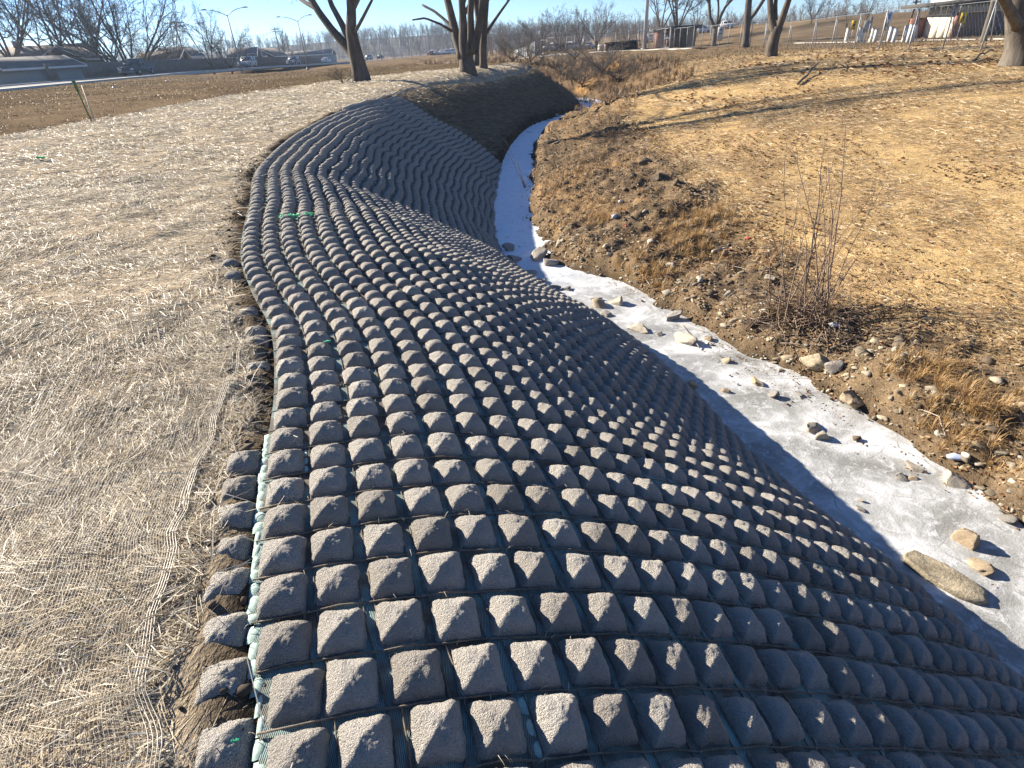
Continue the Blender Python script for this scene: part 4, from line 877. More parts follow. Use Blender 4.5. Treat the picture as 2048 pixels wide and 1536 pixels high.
# ------------------------------------------------------------------ trees
def branch(p, d, L, r0, r1, n, g, up, wob):
    pts = np.empty((n, 3)); pts[0] = p; d = d/np.linalg.norm(d); st = L/(n-1)
    for i in range(1, n):
        d = d+g.normal(0, wob, 3); d[2] += up; d /= math.sqrt(d@d); pts[i] = pts[i-1]+d*st
    return pts, np.linspace(r0, r1, n)

def grow(stems, g, spec, minr=.006):
    """stems: list of (points, radii). spec: per level (children, length ratio, spread, first place, points, upward pull)"""
    levels = [list(stems)]
    for (nch, lr, spread, first, n, up) in spec:
        out = []
        for P, rad in levels[-1]:
            L = np.linalg.norm(np.diff(P, axis=0), axis=1).sum(); m = len(P)-1
            for j in range(nch):
                f = first+(1-first)*(j+g.random())/nch; f = min(f, .985); k = int(f*m); a = f*m-k; p = P[k]*(1-a)+P[k+1]*a; r = (rad[k]*(1-a)+rad[k+1]*a)
                t = P[k+1]-P[k]; t = t/np.linalg.norm(t); q = g.normal(0, 1, 3); q = q-t*(q@t); q /= np.linalg.norm(q)
                s = spread*g.uniform(.7, 1.3); d = t*math.cos(s)+q*math.sin(s)
                out.append(branch(p, d, L*lr*g.uniform(.6, 1.25)*(1.15-.55*f), max(r*.62, minr), max(r*.16, minr*.6), n, g, up, .16))
        levels.append(out)
    return levels

def tube_level(mb, lev, k):
    by = {}
    for P, r in lev: by.setdefault(len(P), []).append((P, r))
    for n, L in by.items():
        V, Q = tubes(np.array([a for a, _ in L]), np.array([b for _, b in L]), k); mb.add(V, Q)

def flare(P, r, amount=.55):
    r = np.array(r, float); L = np.linalg.norm(P-P[0], axis=1); return r*(1+amount*np.exp(-L/(r[0]*1.3+1e-6)))

def stem_px(points, Y0, lean=None):
    """a stem surveyed off the photograph: list of (px, py, width px, dY)"""
    P, r = [], []
    for px, py, w, dY in points:
        p = survey(px, py, Y0+dY); dep = (p-Vector((0, 0, CAM_H))).dot(_fw); P.append(tuple(p)); r.append(w/FPX*dep/2)
    P = np.array(P); r = np.array(r); s = np.r_[0, np.cumsum(np.linalg.norm(np.diff(P, axis=0), axis=1))]; u = np.linspace(0, s[-1], len(P)*3)
    return np.stack([np.interp(u, s, P[:, i]) for i in range(3)], 1), np.interp(u, s, r)

def extend(P, r, L, g, rend, up=.06, n=7, wob=.06):
    d = P[-1]-P[-3]; Q, q = branch(P[-1], d, L, r[-1], rend, n, g, up, wob); return np.vstack([P, Q[1:]]), np.r_[r, q[1:]]

def big_tree(name, label, px, py, stems, seed, spec, bark='bark', twig='twig', group=None, extend_to=None, flare_amt=.3, sink=.25):
    g = np.random.default_rng(seed); b = survey_ground(px, py); root = empty(name, tuple(b), 0, label, 'tree', group)
    S_, B_, Y0 = [], [], b.y
    for i, st in enumerate(stems):
        P, r = stem_px(st, Y0)
        if st[0][1] >= py-6:
            P[0, 2] = b.z-sink; r = flare(P, r, flare_amt)
        if st[-1][1] < 8:
            L = (extend_to if extend_to else 8)*g.uniform(.8, 1.15); P, r = extend(P, r, L, g, max(.03, r[-1]*.42), wob=.035); S_.append((P, r))
        else: B_.append((P, r))
    lv = grow(S_, g, spec); o = np.array(b)
    mb = MB()
    for P, r in S_+B_: mb.tube(P-o, r, 12)
    mb.build('trunk', M[bark], root, True)
    tw = MB()
    for i, L in enumerate(lv[1:]): tube_level(tw, [(P-o, r) for P, r in L], (6, 4, 3, 3)[i])
    tw.build('crown', M[twig], root); return root

SP = [(8, .42, .6, .55, 7, .07), (6, .48, .65, .25, 5, .04), (5, .5, .7, .2, 4, .02), (3, .55, .7, .2, 3, .0)]
big_tree('cottonwood_tree', 'thick forked bare tree standing nearest the road on the straw field', 722, 163,
    [[(724, 164, 36, 0), (718, 134, 30, 0), (710, 104, 28, 0), (702, 60, 22, 0), (703, 20, 18, 0), (700, -12, 17, 0)], [(711, 116, 20, 0), (692, 92, 18, .3), (664, 60, 15, .6), (638, 25, 14, 1), (618, -8, 13, 1.4)],
     [(700, 80, 15, .2), (682, 45, 12, .6), (663, 10, 10, 1), (655, -14, 9, 1.3)], [(709, 66, 7, -.3), (726, 35, 6, -.6), (742, 4, 5, -1), (752, -18, 4, -1.3)]], 11, SP, extend_to=12, flare_amt=.2)
big_tree('cottonwood_tree', 'massive bare tree of many dark upright stems at the bank bend', 935, 144,
    [[(936, 144, 30, 0), (933, 120, 27, 0), (929, 92, 24, 0), (927, 60, 18, 0), (925, 25, 14, 0), (922, -20, 13, 0)], [(925, 115, 20.16, 0), (914, 80, 17.28, .3), (906, 45, 15.84, .6), (896, 5, 14.4, 1), (890, -20, 12.96, 1.2)], [(938, 108, 18.72, -.2), (942, 70, 14.4, -.4), (941, 30, 12.96, -.6), (943, -20, 11.52, -.8)],
     [(946, 105, 18.72, -.3), (956, 65, 14.4, -.6), (962, 25, 12.96, -1), (966, -20, 12.24, -1.3)], [(950, 75, 12.96, .4), (958, 45, 11.52, .8), (950, 0, 10.08, 1.1), (948, -20, 9.36, 1.4)], [(909, 60, 6.48, .8), (890, 40, 5.76, 1.4), (868, 22, 5.04, 2), (845, 10, 4.32, 2.6)], [(904, 62, 5.76, -.6), (880, 48, 4.32, -1.2), (850, 36, 3.6, -1.6), (825, 40, 2.88, -2)]], 12, [(7, .42, .6, .5, 7, .06), (6, .48, .65, .25, 5, .03), (6, .5, .7, .2, 4, .02), (3, .55, .7, .2, 3, .0)], extend_to=11)
big_tree('cottonwood_tree', 'slimmer bare tree right behind the massive many-stemmed one', 967, 136, [[(967, 136, 15, 0), (966, 100, 14, 0), (968, 60, 13, 0), (971, 20, 12, 0), (974, -20, 11, 0)], [(972, 66, 7, 0), (984, 48, 6, .4), (1000, 25, 5, .8), (1018, 0, 4, 1.2)]], 13, SP, extend_to=8)
big_tree('cottonwood_tree', 'bare trunk squeezed between the massive tree and the slimmer one', 954, 131, [[(954, 131, 14, 0), (955, 100, 13, 0), (957, 60, 12, 0), (953, -20, 10, 0)]], 14, SP[:3], extend_to=8)
big_tree('oak_tree', 'huge leaning trunk of a bare tree cut by the right picture edge', 2030, 133, [[(2036, 133, 58, 0), (2044, 95, 52, 0), (2042, 55, 48, 0), (2038, 20, 44, 0), (2040, -15, 42, 0)], [(2036, 52, 22, -.2), (2018, 18, 18, -.6), (2000, -12, 15, -1)]], 15, [(6, .55, .8, .2, 7, .04), (6, .5, .75, .25, 5, .02), (6, .5, .7, .2, 4, .0), (3, .55, .7, .2, 3, 0)], bark='bark_pale', extend_to=6)
big_tree('maple_tree', 'dark thick-footed bare tree on the golden field before the fence', 1543, 113, [[(1543, 113, 19.68, 0), (1544, 92, 22.14, 0), (1550, 70, 19.68, 0), (1556, 55, 19.68, 0)], [(1550, 66, 14.76, 0), (1542, 35, 12.3, .3), (1540, 0, 11.48, .6), (1539, -15, 10.66, .7)], [(1556, 58, 14.76, 0), (1567, 30, 13.12, -.3), (1577, 0, 11.48, -.6), (1582, -15, 10.66, -.8)], [(1551, 40, 8.2, .2), (1551, 10, 7.38, .5), (1553, -12, 6.56, .7)]], 16, SP, extend_to=8)
big_tree('maple_tree', 'bare tree forking wide just left of the thick-footed one', 1490, 95, [[(1490, 95, 14, 0), (1493, 60, 13, 0), (1496, 20, 13, 0), (1499, -15, 12, 0)], [(1496, 44, 7, 0), (1511, 25, 7, .4), (1527, 0, 7, .8), (1535, -15, 6, 1)]], 17, SP, extend_to=8)
big_tree('maple_tree', 'bare tree spreading like a vase behind the chain link fence', 1427, 92, [[(1427, 92, 9, 0), (1429, 75, 9, 0), (1431, 58, 10, 0)], [(1431, 60, 7, 0), (1420, 35, 6, .4), (1418, 0, 6, .8), (1419, -15, 5, 1)], [(1432, 58, 7, 0), (1440, 35, 6, -.4), (1450, 15, 5, -.8), (1466, -5, 5, -1.2)], [(1434, 50, 4, .3), (1437, 20, 4, .6), (1436, -12, 4, .9)]], 18, [(8, .5, .75, .3, 6, .05), (7, .5, .7, .25, 4, .03), (5, .5, .7, .2, 3, .02)], extend_to=6)
big_tree('maple_tree', 'bare tree leaning beside the restroom building under its shade', 1966, 84, [[(1966, 84, 12, 0), (1975, 50, 11, 0), (1985, 15, 10, 0), (1990, -15, 9, 0)]], 27, SP[:3], bark='bark_pale', extend_to=8)

# bare trees farther off: five grown shapes, copied with their parts
def far_shape(seed, H, r, multi, spread):
    g = np.random.default_rng(seed); st = []
    if multi == 1: P, rr = branch(np.zeros(3), np.array([0, 0, 1.]), H, r, r*.15, 10, g, .04, .05); st = [(P, flare(P, rr, .4))]
    else:
        P, rr = branch(np.zeros(3), np.array([0, 0, 1.]), H*.18, r, r*.85, 5, g, .04, .03); st = [(P, flare(P, rr, .4))]
        for i in range(multi):
            a = i*6.283/multi+g.uniform(-.4, .4); Q, q = branch(P[-1]-np.array([0, 0, H*.03]), np.array([math.cos(a)*spread, math.sin(a)*spread, 1.]), H*g.uniform(.7, .9), r*.6, r*.08, 8, g, .03, .07); st.append((Q, q))
    lv = grow(st, g, [(8 if multi > 1 else 20, .44, .65, .25, 6, .07), (7, .50, .6, .2, 4, .06), (6, .52, .6, .2, 3, .04)], .020)
    a, b = MB(), MB()
    for P, rr in st: a.tube(P, rr, 7)
    tube_level(a, lv[1], 4)
    for L in lv[2:]: tube_level(b, L, 3)
    return a.data('trunk', M['bark'], True), b.data('crown', M['twig_grey'])
FS = [far_shape(31, 15, .30, 4, .38), far_shape(32, 15, .28, 1, 0), far_shape(33, 15, .32, 6, .55), far_shape(34, 15, .25, 3, .3), far_shape(35, 15, .3, 8, .75)]
def far_tree(px, pytop, Y, shape, label, pybase=None, zg=None, wide=1.0, group='bare trees beyond the creek field'):
    b = survey(px, 100, Y); z = zg if zg is not None else gzf(b.x, Y); top = survey(px, pytop, Y); H = max(3, top.z-z)
    r = empty('bare_tree', (b.x, Y, z-.1), rnd.uniform(0, 6.28), label, 'tree', group); s = H/15.5; r.scale = (s*wide, s*wide, s)
    link('trunk', FS[shape][0], r); link('crown', FS[shape][1], r); return r
for a in ((15, -130, 92, 4, 'bare tree at the far left picture edge above the grey garage'), (60, -60, 105, 3, 'thin bare tree between the far left edge and the brown house'), (112, -110, 96, 0, 'bare tree leaning over the brown house ridge'), (168, -100, 100, 2, 'wide bare tree right above the brown house roof end'), (208, -10, 84, 4, 'reddish twiggy tree between the brown house and the big fan tree'),
          (250, -95, 92, 4, 'biggest fan-shaped bare tree above the dark pickup'), (300, 55, 100, 4, 'dark bushy tree left of the tan gabled house'), (345, 5, 112, 3, 'slender bare tree behind the tan gabled house'), (368, 40, 118, 3, 'slender bare tree beside the utility pole'), (415, 12, 104, 0, 'bare tree left of the tall street lamp'), (452, 42, 112, 4, 'round-headed bare tree behind the tall street lamp'),
          (566, 58, 170, 1, 'small bare tree beside the utility pole past the houses'), (585, 95, 160, 4, 'rusty low tree under the distant utility pole'),
          (1078, 24, 130, 4, 'bushy bare tree left of the broad one over the grey screens'), (1118, 14, 138, 2, 'tall bare tree between the bushy and the broad one'), (1160, 20, 134, 0, 'bare tree just left of the broad-crowned one'), (1193, 0, 122, 4, 'broad-crowned bare tree over the parked white cars'), (1048, 50, 150, 4, 'low brushy tree at the left end of the grove'), (1010, 66, 160, 4, 'scrubby tree behind the slimmer trunk'),
          (1318, -90, 128, 0, 'bare tree rising behind the brick shelter roof'), (1352, -100, 126, 2, 'many-stemmed bare tree right of the brick shelter roof'), (1388, -30, 132, 3, 'leaning bare tree past the right end of the shelter'),
          (1612, -12, 118, 4, 'round bare tree in the field right of the thick-footed one'), (1640, -5, 124, 0, 'paler bare tree just right of the round one'), (1683, -12, 100, 3, 'vase-shaped bare tree behind the yellow sign'), (1716, -20, 94, 1, 'straight bare tree left of the leaning utility pole'), (1700, 20, 150, 4, 'far low bare tree on the rise behind the posts'), (1850, -30, 105, 0, 'bare tree partly hidden by the restroom roof')):
    far_tree(*a)

# leafless bushes in the far gully
for px, py, w, lab in ((1120, 150, 60, 'dark leafless bush low in the far gully, leftmost'), (1165, 175, 60, 'leafless bush right above the far ice patch'), (1205, 150, 70, 'dark bush on the far gully bank under the orange grass'), (1235, 165, 55, 'dark bush at the right end of the far gully brush'), (1060, 128, 60, 'dark low bush on the trail edge right of the slim tree'), (1085, 122, 50, 'second dark bush along the trail edge'), (1025, 124, 45, 'low bush nearest the slim tree on the trail edge'), (1150, 120, 45, 'brown bush at the top of the far gully bank'), (688, 166, 40, 'small twiggy bush at the left foot of the forked tree')):
    p = survey_ground(px, py); dep = (p-Vector((0, 0, CAM_H))).dot(_fw); s = w/FPX*dep/9.0; r = empty('bare_bush', (p.x, p.y, p.z-.15), rnd.uniform(0, 6), lab, 'bush', 'leafless bushes'); r.scale = (s, s, s*.5)
    link('stems', FS[4][0], r); link('twigs', FS[4][1], r)

# the wooded hills
def hill(name, pts, depth_, col):
    """ridge given as (x, y, height); a rounded back and front"""
    P = np.array(pts, float); n = 60; u = np.linspace(0, 1, n); s = np.linspace(0, 1, len(P)); X, Y, H = [np.interp(u, s, P[:, i]) for i in range(3)]
    H = H*(1+.12*fbm(u*9, u*0+3, 3, int(abs(P[0, 0]))+5)); v = np.linspace(-1, 1, 13); G = []
    for k in v: G.append(np.stack([X*(1+k*depth_/np.hypot(X, Y)), Y*(1+k*depth_/np.hypot(X, Y)), -1.5+(H+1.5)*np.cos(k*math.pi/2)**.8], 1))
    G = np.array(G); ii = (np.arange(12)[:, None]*n+np.arange(n-1)[None]).ravel(); V = G.reshape(-1, 3)
    props(link(name, mesh_data(name, V, np.stack([ii, ii+1, ii+n+1, ii+n], 1), None, M['hillsoil'], True)), kind='structure'); return G
M['hillsoil'] = plain('wooded_hill_soil', (.042, .036, .032), .95, var=.3, scale=.05)
H1 = hill('hills', [(-700, 480, 6), (-420, 520, 9), (-260, 520, 10), (-130, 500, 11.5), (-40, 480, 11), (40, 470, 7), (140, 460, 3.5), (260, 440, 2), (480, 420, 3), (800, 380, 4)], 120, None)
def wood_shape(seed, H):
    g = np.random.default_rng(seed); P, rr = branch(np.zeros(3), np.array([0, 0, 1.]), H, .22, .05, 5, g, .03, .08)
    lv = grow([(P, rr)], g, [(9, .45, .7, .15, 4, .05), (6, .55, .7, .2, 3, .03)], .045); mb = MB(); mb.tube(P, rr, 4, False); tube_level(mb, lv[1], 3); tube_level(mb, [(p[[0, -1]], r[[0, -1]]) for p, r in lv[2]], 3)
    return np.concatenate(mb.v), np.concatenate(mb.q)
WS = [wood_shape(60+i, 9.5) for i in range(6)]
def wood(name, x, y, z, s, mat):
    V, Q, n = [], [], 0
    for k in range(6):
        v, q = WS[k]; xi, yi, zi, si = x[k::6], y[k::6], z[k::6], s[k::6]; m = len(xi); a = rng.uniform(0, 6.28, m)[:, None]
        X = (v[None, :, 0]*np.cos(a)-v[None, :, 1]*np.sin(a))*si[:, None]+xi[:, None]; Y = (v[None, :, 0]*np.sin(a)+v[None, :, 1]*np.cos(a))*si[:, None]+yi[:, None]; Z = v[None, :, 2]*si[:, None]+zi[:, None]
        V.append(np.stack([X, Y, Z], -1).reshape(-1, 3)); Q.append((q[None]+(np.arange(m)*len(v))[:, None, None]).reshape(-1, 4)+n); n += m*len(v)
    return props(link(name, mesh_data(name, np.concatenate(V), np.concatenate(Q), None, mat)), kind='stuff')
F = H1[0:7].reshape(-1, 3); w_ = []
for _ in range(3800):
    i = rnd.randrange(0, 6); j = rnd.randrange(0, 59); a, b = rnd.random(), rnd.random(); p = (H1[i, j]*(1-a)+H1[i, j+1]*a)*(1-b)+(H1[i+1, j]*(1-a)+H1[i+1, j+1]*a)*b; w_.append(p)
w_ = np.array(w_); az_ = np.degrees(np.arctan2(w_[:, 0], w_[:, 1])); k = (az_ > -48) & (az_ < 52); w_ = w_[k]
wood('forest', w_[:, 0], w_[:, 1], w_[:, 2]-.5, rng.uniform(.4, .85, len(w_)), M['twig_grey'])
# scrub along the far side of the field and behind the grey screens
az = np.radians(np.r_[rng.uniform(-2, 16, 170), rng.uniform(16, 44, 150), rng.uniform(-34, -2, 90)]); d = np.r_[rng.uniform(135, 210, 170), rng.uniform(150, 300, 150), rng.uniform(230, 330, 90)]
x, y = d*np.sin(az), d*np.cos(az); wood('treeline', x, y, gz(x, y)-.3, np.r_[rng.uniform(.25, .65, 170), rng.uniform(.25, .5, 150), rng.uniform(.35, .7, 90)], M['twig'])

# ------------------------------------------------------------------ houses, fences, vehicles, lamps, signs
def house(name, label, loc, rz, w, d, hw, hr, wall, roof, over=.4, wins=(), doors=(), chimney=None, hip=False, cat='house'):
    """w along local x (ridge), d along y; gable ends on x unless hip"""
    r = empty(name, loc, rz, label, cat); b = MB(); b.box(-w/2, w/2, -d/2, d/2, -.4, hw)
    if not hip:
        for sx in (-1, 1): b.add([(sx*w/2, -d/2, hw), (sx*w/2, d/2, hw), (sx*w/2, 0, hw+hr*(d/2)/(d/2+over)), (sx*(w/2-.05), -d/2, hw), (sx*(w/2-.05), d/2, hw), (sx*(w/2-.05), 0, hw+hr*(d/2)/(d/2+over))], [(0, 1, 4, 3), (1, 2, 5, 4), (2, 0, 3, 5)], [(0, 2, 1), (3, 4, 5)])
    b.build('wall', M[wall], r)
    X, Yd = w/2+over, d/2+over; rx = X-(Yd*.9 if hip else 0); z0 = hw-.12; t = .16; m = MB()
    top = [(-X, -Yd, z0), (X, -Yd, z0), (rx, 0, hw+hr), (-rx, 0, hw+hr), (X, Yd, z0), (-X, Yd, z0)]; v = top+[(x, y, z-t) for x, y, z in top]
    m.add(v, [(0, 1, 2, 3), (4, 5, 3, 2), (6, 9, 8, 7), (10, 8, 9, 11), (0, 6, 7, 1), (4, 10, 11, 5)], [(1, 4, 2), (5, 0, 3), (7, 8, 10), (11, 9, 6)]); m.add(v, [(1, 7, 10, 4), (5, 11, 6, 0)])
    ro = m.build('roof', M[roof], r)
    f = MB(); f.box(-X-.02, X+.02, -Yd-.03, -Yd, z0-t-.03, z0+.02); f.box(-X-.02, X+.02, Yd, Yd+.03, z0-t-.03, z0+.02)
    if not hip:
        for sx in (-1, 1):
            for sy in (-1, 1): f.add([(sx*X, sy*Yd, z0-.1), (sx*X, 0, hw+hr-.1), (sx*X, 0, hw+hr+.03), (sx*X, sy*Yd, z0+.03), (sx*(X+.05), sy*Yd, z0-.1), (sx*(X+.05), 0, hw+hr-.1), (sx*(X+.05), 0, hw+hr+.03), (sx*(X+.05), sy*Yd, z0+.03)], [(0, 1, 2, 3), (4, 7, 6, 5), (0, 4, 5, 1), (3, 2, 6, 7)])
    f.build('fascia', M['trim'], ro)
    if chimney: MB().box(chimney-.35, chimney+.35, -.3, .3, hw*.8, hw+hr+.7).build('chimney', M['brickbrown'], ro)
    for (side, u, z, ww, hh) in wins:      # side: 'y' front (-y) or 'x' gable (-x / +x)
        fr, gl = MB(), MB(); e = .06
        def pane(mb, u0, u1, z0_, z1_, o0, o1):
            if side == 'y': mb.box(u0, u1, -d/2-o1, -d/2-o0, z0_, z1_)
            elif side == '+x': mb.box(w/2+o0, w/2+o1, u0, u1, z0_, z1_)
            else: mb.box(-w/2-o1, -w/2-o0, u0, u1, z0_, z1_)
        for a in ((u-ww/2-e, u-ww/2, z-e, z+hh+e), (u+ww/2, u+ww/2+e, z-e, z+hh+e), (u-ww/2, u+ww/2, z-e, z), (u-ww/2, u+ww/2, z+hh, z+hh+e)): pane(fr, *a, 0.002, .06)
        pane(gl, u-ww/2, u+ww/2, z, z+hh, .002, .025); wd = fr.build('window', M['trim'], r); gl.build('pane', M['glass'], wd)
    for (u, ww, hh) in doors: MB().box(u-ww/2, u+ww/2, -d/2-.05, -d/2-.002, 0, hh).build('door', M['trim'], r)
    return r
def hp(px, Y, z=1.0): p = survey(px, 130, Y); return (p.x, Y, z)
house('garage', 'low grey garage with a broad pale roof at the far left edge', hp(52, 72, .7), R(62), 7.5, 6.5, 1.9, 1.0, 'siding', 'shingle', .5)
house('brown_house', 'big brown house with white-trimmed gable behind the left fence', hp(108, 104, .9), R(12), 10.5, 8, 3.0, 1.9, 'siding3', 'shingle2', .6, [('y', 1.5, 1.2, 1.2, 1.2), ('y', 3.6, 1.2, 1.2, 1.2), ('y', -3, 1.2, 1.2, 1.2)], chimney=-4)
house('brown_gable', 'brown front gable wing right beside the big brown house', hp(150, 93, .9), R(98), 6, 5.4, 2.6, 1.5, 'siding3', 'shingle2', .5, [('-x', 0, 1.2, 1.2, 1.1)])
house('tan_house', 'tan low house with bright window and brown roof mid left', hp(332, 114, .7), R(8), 6.4, 6, 2.3, 1.2, 'siding2', 'shingle2', .5, [('y', 2, .9, 1.5, 1.1), ('y', -1.6, 1, 1.1, 1.0)])
house('white_house', 'white gabled house behind the tan one', hp(360, 130, .7), R(75), 7, 6, 2.8, 1.6, 'trim', 'shingle', .4, [('-x', 0, 1.4, 1.4, 1.2)])
house('slate_house', 'dark slate-sided house right of the tall street lamp', hp(494, 142, .6), R(10), 5.5, 6, 2.3, 1.6, 'sidingblue', 'shingle', .4, [('y', 2, 1.3, 1.4, 1.3)])
house('tan_house', 'small pale house with a gable right of the slate-sided one', hp(540, 168, .4), R(80), 7, 7, 2.4, 1.8, 'siding2', 'shingle2', .4, [('-x', 0, 1.2, 1.4, 1.2)])
house('long_shed', 'long low grey shed near the end of the brown fence', hp(625, 215, .0), R(3), 15, 8, 2.8, 1.2, 'siding', 'shingle', .3, [('y', -4, 1, 2, 1.2), ('y', 4, 1, 2, 1.2)], cat='shed')
house('white_shed', 'tiny white gabled shed beyond the slate-sided house', hp(512, 150, .6), R(90), 5, 4, 2.3, 1.3, 'trim', 'shingle', .2, cat='shed')

def board_fence(name, label, A, B_, h, mat, z0, z1, step=2.4):
    A, B_ = np.array(A), np.array(B_); L = np.linalg.norm(B_-A); n = max(1, int(L/step)); a = math.atan2(B_[1]-A[1], B_[0]-A[0]); r = empty(name, (A[0], A[1], z0), 0, label, 'fence')
    pm = MB()
    for i in range(16): x0 = i*.15; pm.box(x0, x0+.142, -.012+(.004 if i % 2 else 0), .012+(.004 if i % 2 else 0), .06, h-.015*((i*7) % 3))
    pm.box(0, 2.36, .018, .06, .35, .44); pm.box(0, 2.36, .018, .06, h-.4, h-.31)
    pd = pm.data('fence_panel', M[mat]); qm = MB(); qm.box(-.05, .05, -.03, .10, -.3, h+.05); qd = qm.data('post', M[mat])
    for i in range(n):
        f = i/n; p = (B_-A)*f; z = (z1-z0)*f
        link('fence_panel', pd, r, (p[0]+math.cos(a)*.04, p[1]+math.sin(a)*.04, z), (0, 0, a)); link('post', qd, r, (p[0], p[1], z), (0, 0, a))
    return r
a_, b_, c_ = hp(110, 76)[:2], hp(470, 122)[:2], hp(648, 190)[:2]
board_fence('board_fence', 'long grey wooden fence behind the road and the dark pickup', hp(90, 70)[:2], b_, 1.85, 'fencewood', .95, .8)
board_fence('board_fence', 'farther brown wooden fence past the tall street lamp', (b_[0]+.3, b_[1]+2), c_, 1.9, 'fencebrown', .8, .1)

# vehicles ----------------------------------------------------
def vehicle(name, label, loc, rz, kind, paint, cat, group=None):
    r = empty(name, loc, rz, label, cat, group)
    if kind == 'pickup': L, Wd, prof, cab = 5.6, 1.95, [(-2.8, .42), (-2.8, 1.02), (-2.72, 1.10), (-.55, 1.10), (1.05, 1.12), (2.55, 1.02), (2.76, .92), (2.8, .45), (2.3, .36), (-2.3, .36)], [(-.75, 1.08), (-.55, 1.78), (-.35, 1.86), (.70, 1.84), (1.45, 1.10)]
    elif kind == 'suv': L, Wd, prof, cab = 4.7, 1.85, [(-2.3, .42), (-2.34, .95), (-2.2, 1.06), (1.05, 1.04), (2.1, .93), (2.34, .80), (2.36, .45), (1.9, .34), (-1.9, .34)], [(-2.18, 1.02), (-1.95, 1.62), (-1.7, 1.72), (.25, 1.70), (1.15, 1.02)]
    else: L, Wd, prof, cab = 4.6, 1.8, [(-2.28, .42), (-2.3, .86), (-2.1, .98), (1.0, .93), (2.05, .82), (2.28, .68), (2.3, .42), (1.85, .32), (-1.85, .32)], [(-1.75, .95), (-1.1, 1.40), (-.8, 1.47), (.15, 1.45), (1.05, .91)]
    W2 = Wd/2; b = MB(); b.prism(prof, -W2, W2)
    c = np.array(cab); n = len(c); ins = .17; v = np.zeros((2*n, 3)); zz_ = (c[:, 1]-c[:, 1].min())/np.ptp(c[:, 1]); v[:n, 0] = v[n:, 0] = c[:, 0]; v[:n, 2] = v[n:, 2] = c[:, 1]; v[:n, 1] = -(W2-.02-ins*zz_); v[n:, 1] = W2-.02-ins*zz_
    b.add(v, [(i, (i+1) % n, n+(i+1) % n, n+i) for i in range(n)], [(0, i+1, i) for i in range(1, n-1)]+[(n, n+i, n+i+1) for i in range(1, n-1)])
    if kind == 'pickup': b.box(-2.7, -.62, -W2+.12, W2-.12, 1.06, 1.101)
    o = b.build('body', M[paint], r); md = o.modifiers.new('bevel', 'BEVEL'); md.width = .05; md.segments = 2
    # glass set just proud of the cabin
    def quad(p, name_):
        p = np.array(p, float); nrm = np.cross(p[1]-p[0], p[2]-p[0]); nrm /= np.linalg.norm(nrm); q = np.concatenate([p-nrm*.01, p+nrm*.012]); MB().add(q, [(0, 1, 2, 3), (7, 6, 5, 4), (0, 4, 5, 1), (1, 5, 6, 2), (2, 6, 7, 3), (3, 7, 4, 0)]).build(name_, M['glass'], r)
    def onc(i, f, s): p = v[i]*(1-f)+v[i+1]*f; return (p[0], p[1]*s, p[2])
    quad([onc(n-2, .12, .86), onc(n-2, .92, .86), tuple(np.array(onc(n-2, .92, .86))*[1, -1, 1]), tuple(np.array(onc(n-2, .12, .86))*[1, -1, 1])], 'windscreen')
    quad([onc(0, .2, .84), onc(0, .9, .84), tuple(np.array(onc(0, .9, .84))*[1, -1, 1]), tuple(np.array(onc(0, .2, .84))*[1, -1, 1])], 'rear_window')
    x0, x1 = c[0, 0], c[-1, 0]; zt = c[:, 1].max()-.09; zb_ = c[0, 1]+.05; xm = (c[1, 0]+c[-2, 0])/2
    for sy in (-1, 1):
        yb, yt = sy*(W2-.012), sy*(W2-.02-ins*.86)
        quad([(xm+.04, yb-sy*.02, zb_), (x1-.22, yb-sy*.02, zb_), (c[-2, 0]-.02, yt, zt), (xm+.04, yt, zt)], 'side_window'); quad([(x0+.25, yb-sy*.02, zb_), (xm-.04, yb-sy*.02, zb_), (xm-.04, yt, zt), (c[1, 0]+.1, yt, zt)], 'side_window')
        xf = prof[-3][0]; MB().box(xf-.04, xf+.02, sy*(W2-.48), sy*(W2-.08), .66, .84).build('headlight', M['lamp'], r); xr = prof[0][0]; MB().box(xr-.02, xr+.03, sy*(W2-.35), sy*(W2-.06), .68, .84).build('tail_light', M['red'], r)
        MB().box(x1-.25, x1-.10, sy*(W2+.01), sy*(W2+.19), .98, 1.12).build('mirror', M[paint], r)
    MB().box(prof[-3][0]+.0, prof[-3][0]+.06, -W2+.05, W2-.05, .38, .56).build('bumper', M['galv'], r)
    R_ = .38 if kind != 'sedan' else .33
    for sx in (-L*.31, L*.30):
        for sy in (-1, 1):
            t = MB(); a = np.linspace(0, 2*math.pi, 19)[:-1]; ring = [(sx+R_*math.cos(q), R_+R_*math.sin(q)) for q in a]; t.prism(ring, sy*(W2-.22) if sy > 0 else -W2-.012, W2+.012 if sy > 0 else -(W2-.22)); wh = t.build('wheel', M['tyre'], r)
            t = MB(); ring = [(sx+R_*.6*math.cos(q), R_+R_*.6*math.sin(q)) for q in a]; t.prism(ring, sy*(W2+.013) if sy > 0 else -(W2+.03), sy*(W2+.03) if sy > 0 else -(W2+.013)); t.build('rim', M['rim'], wh)
    return r
def road_at(px, Y, lane): 
    P = resample(ROAD, 1.0); i = int(np.argmin(np.abs(P[:, 1]-Y))); T = P[i+1]-P[i]; T /= np.linalg.norm(T); q = P[i]+np.array([T[1], -T[0]])*lane; return (q[0], q[1], float(zroad(q[1]))+.05), math.atan2(T[1], T[0])
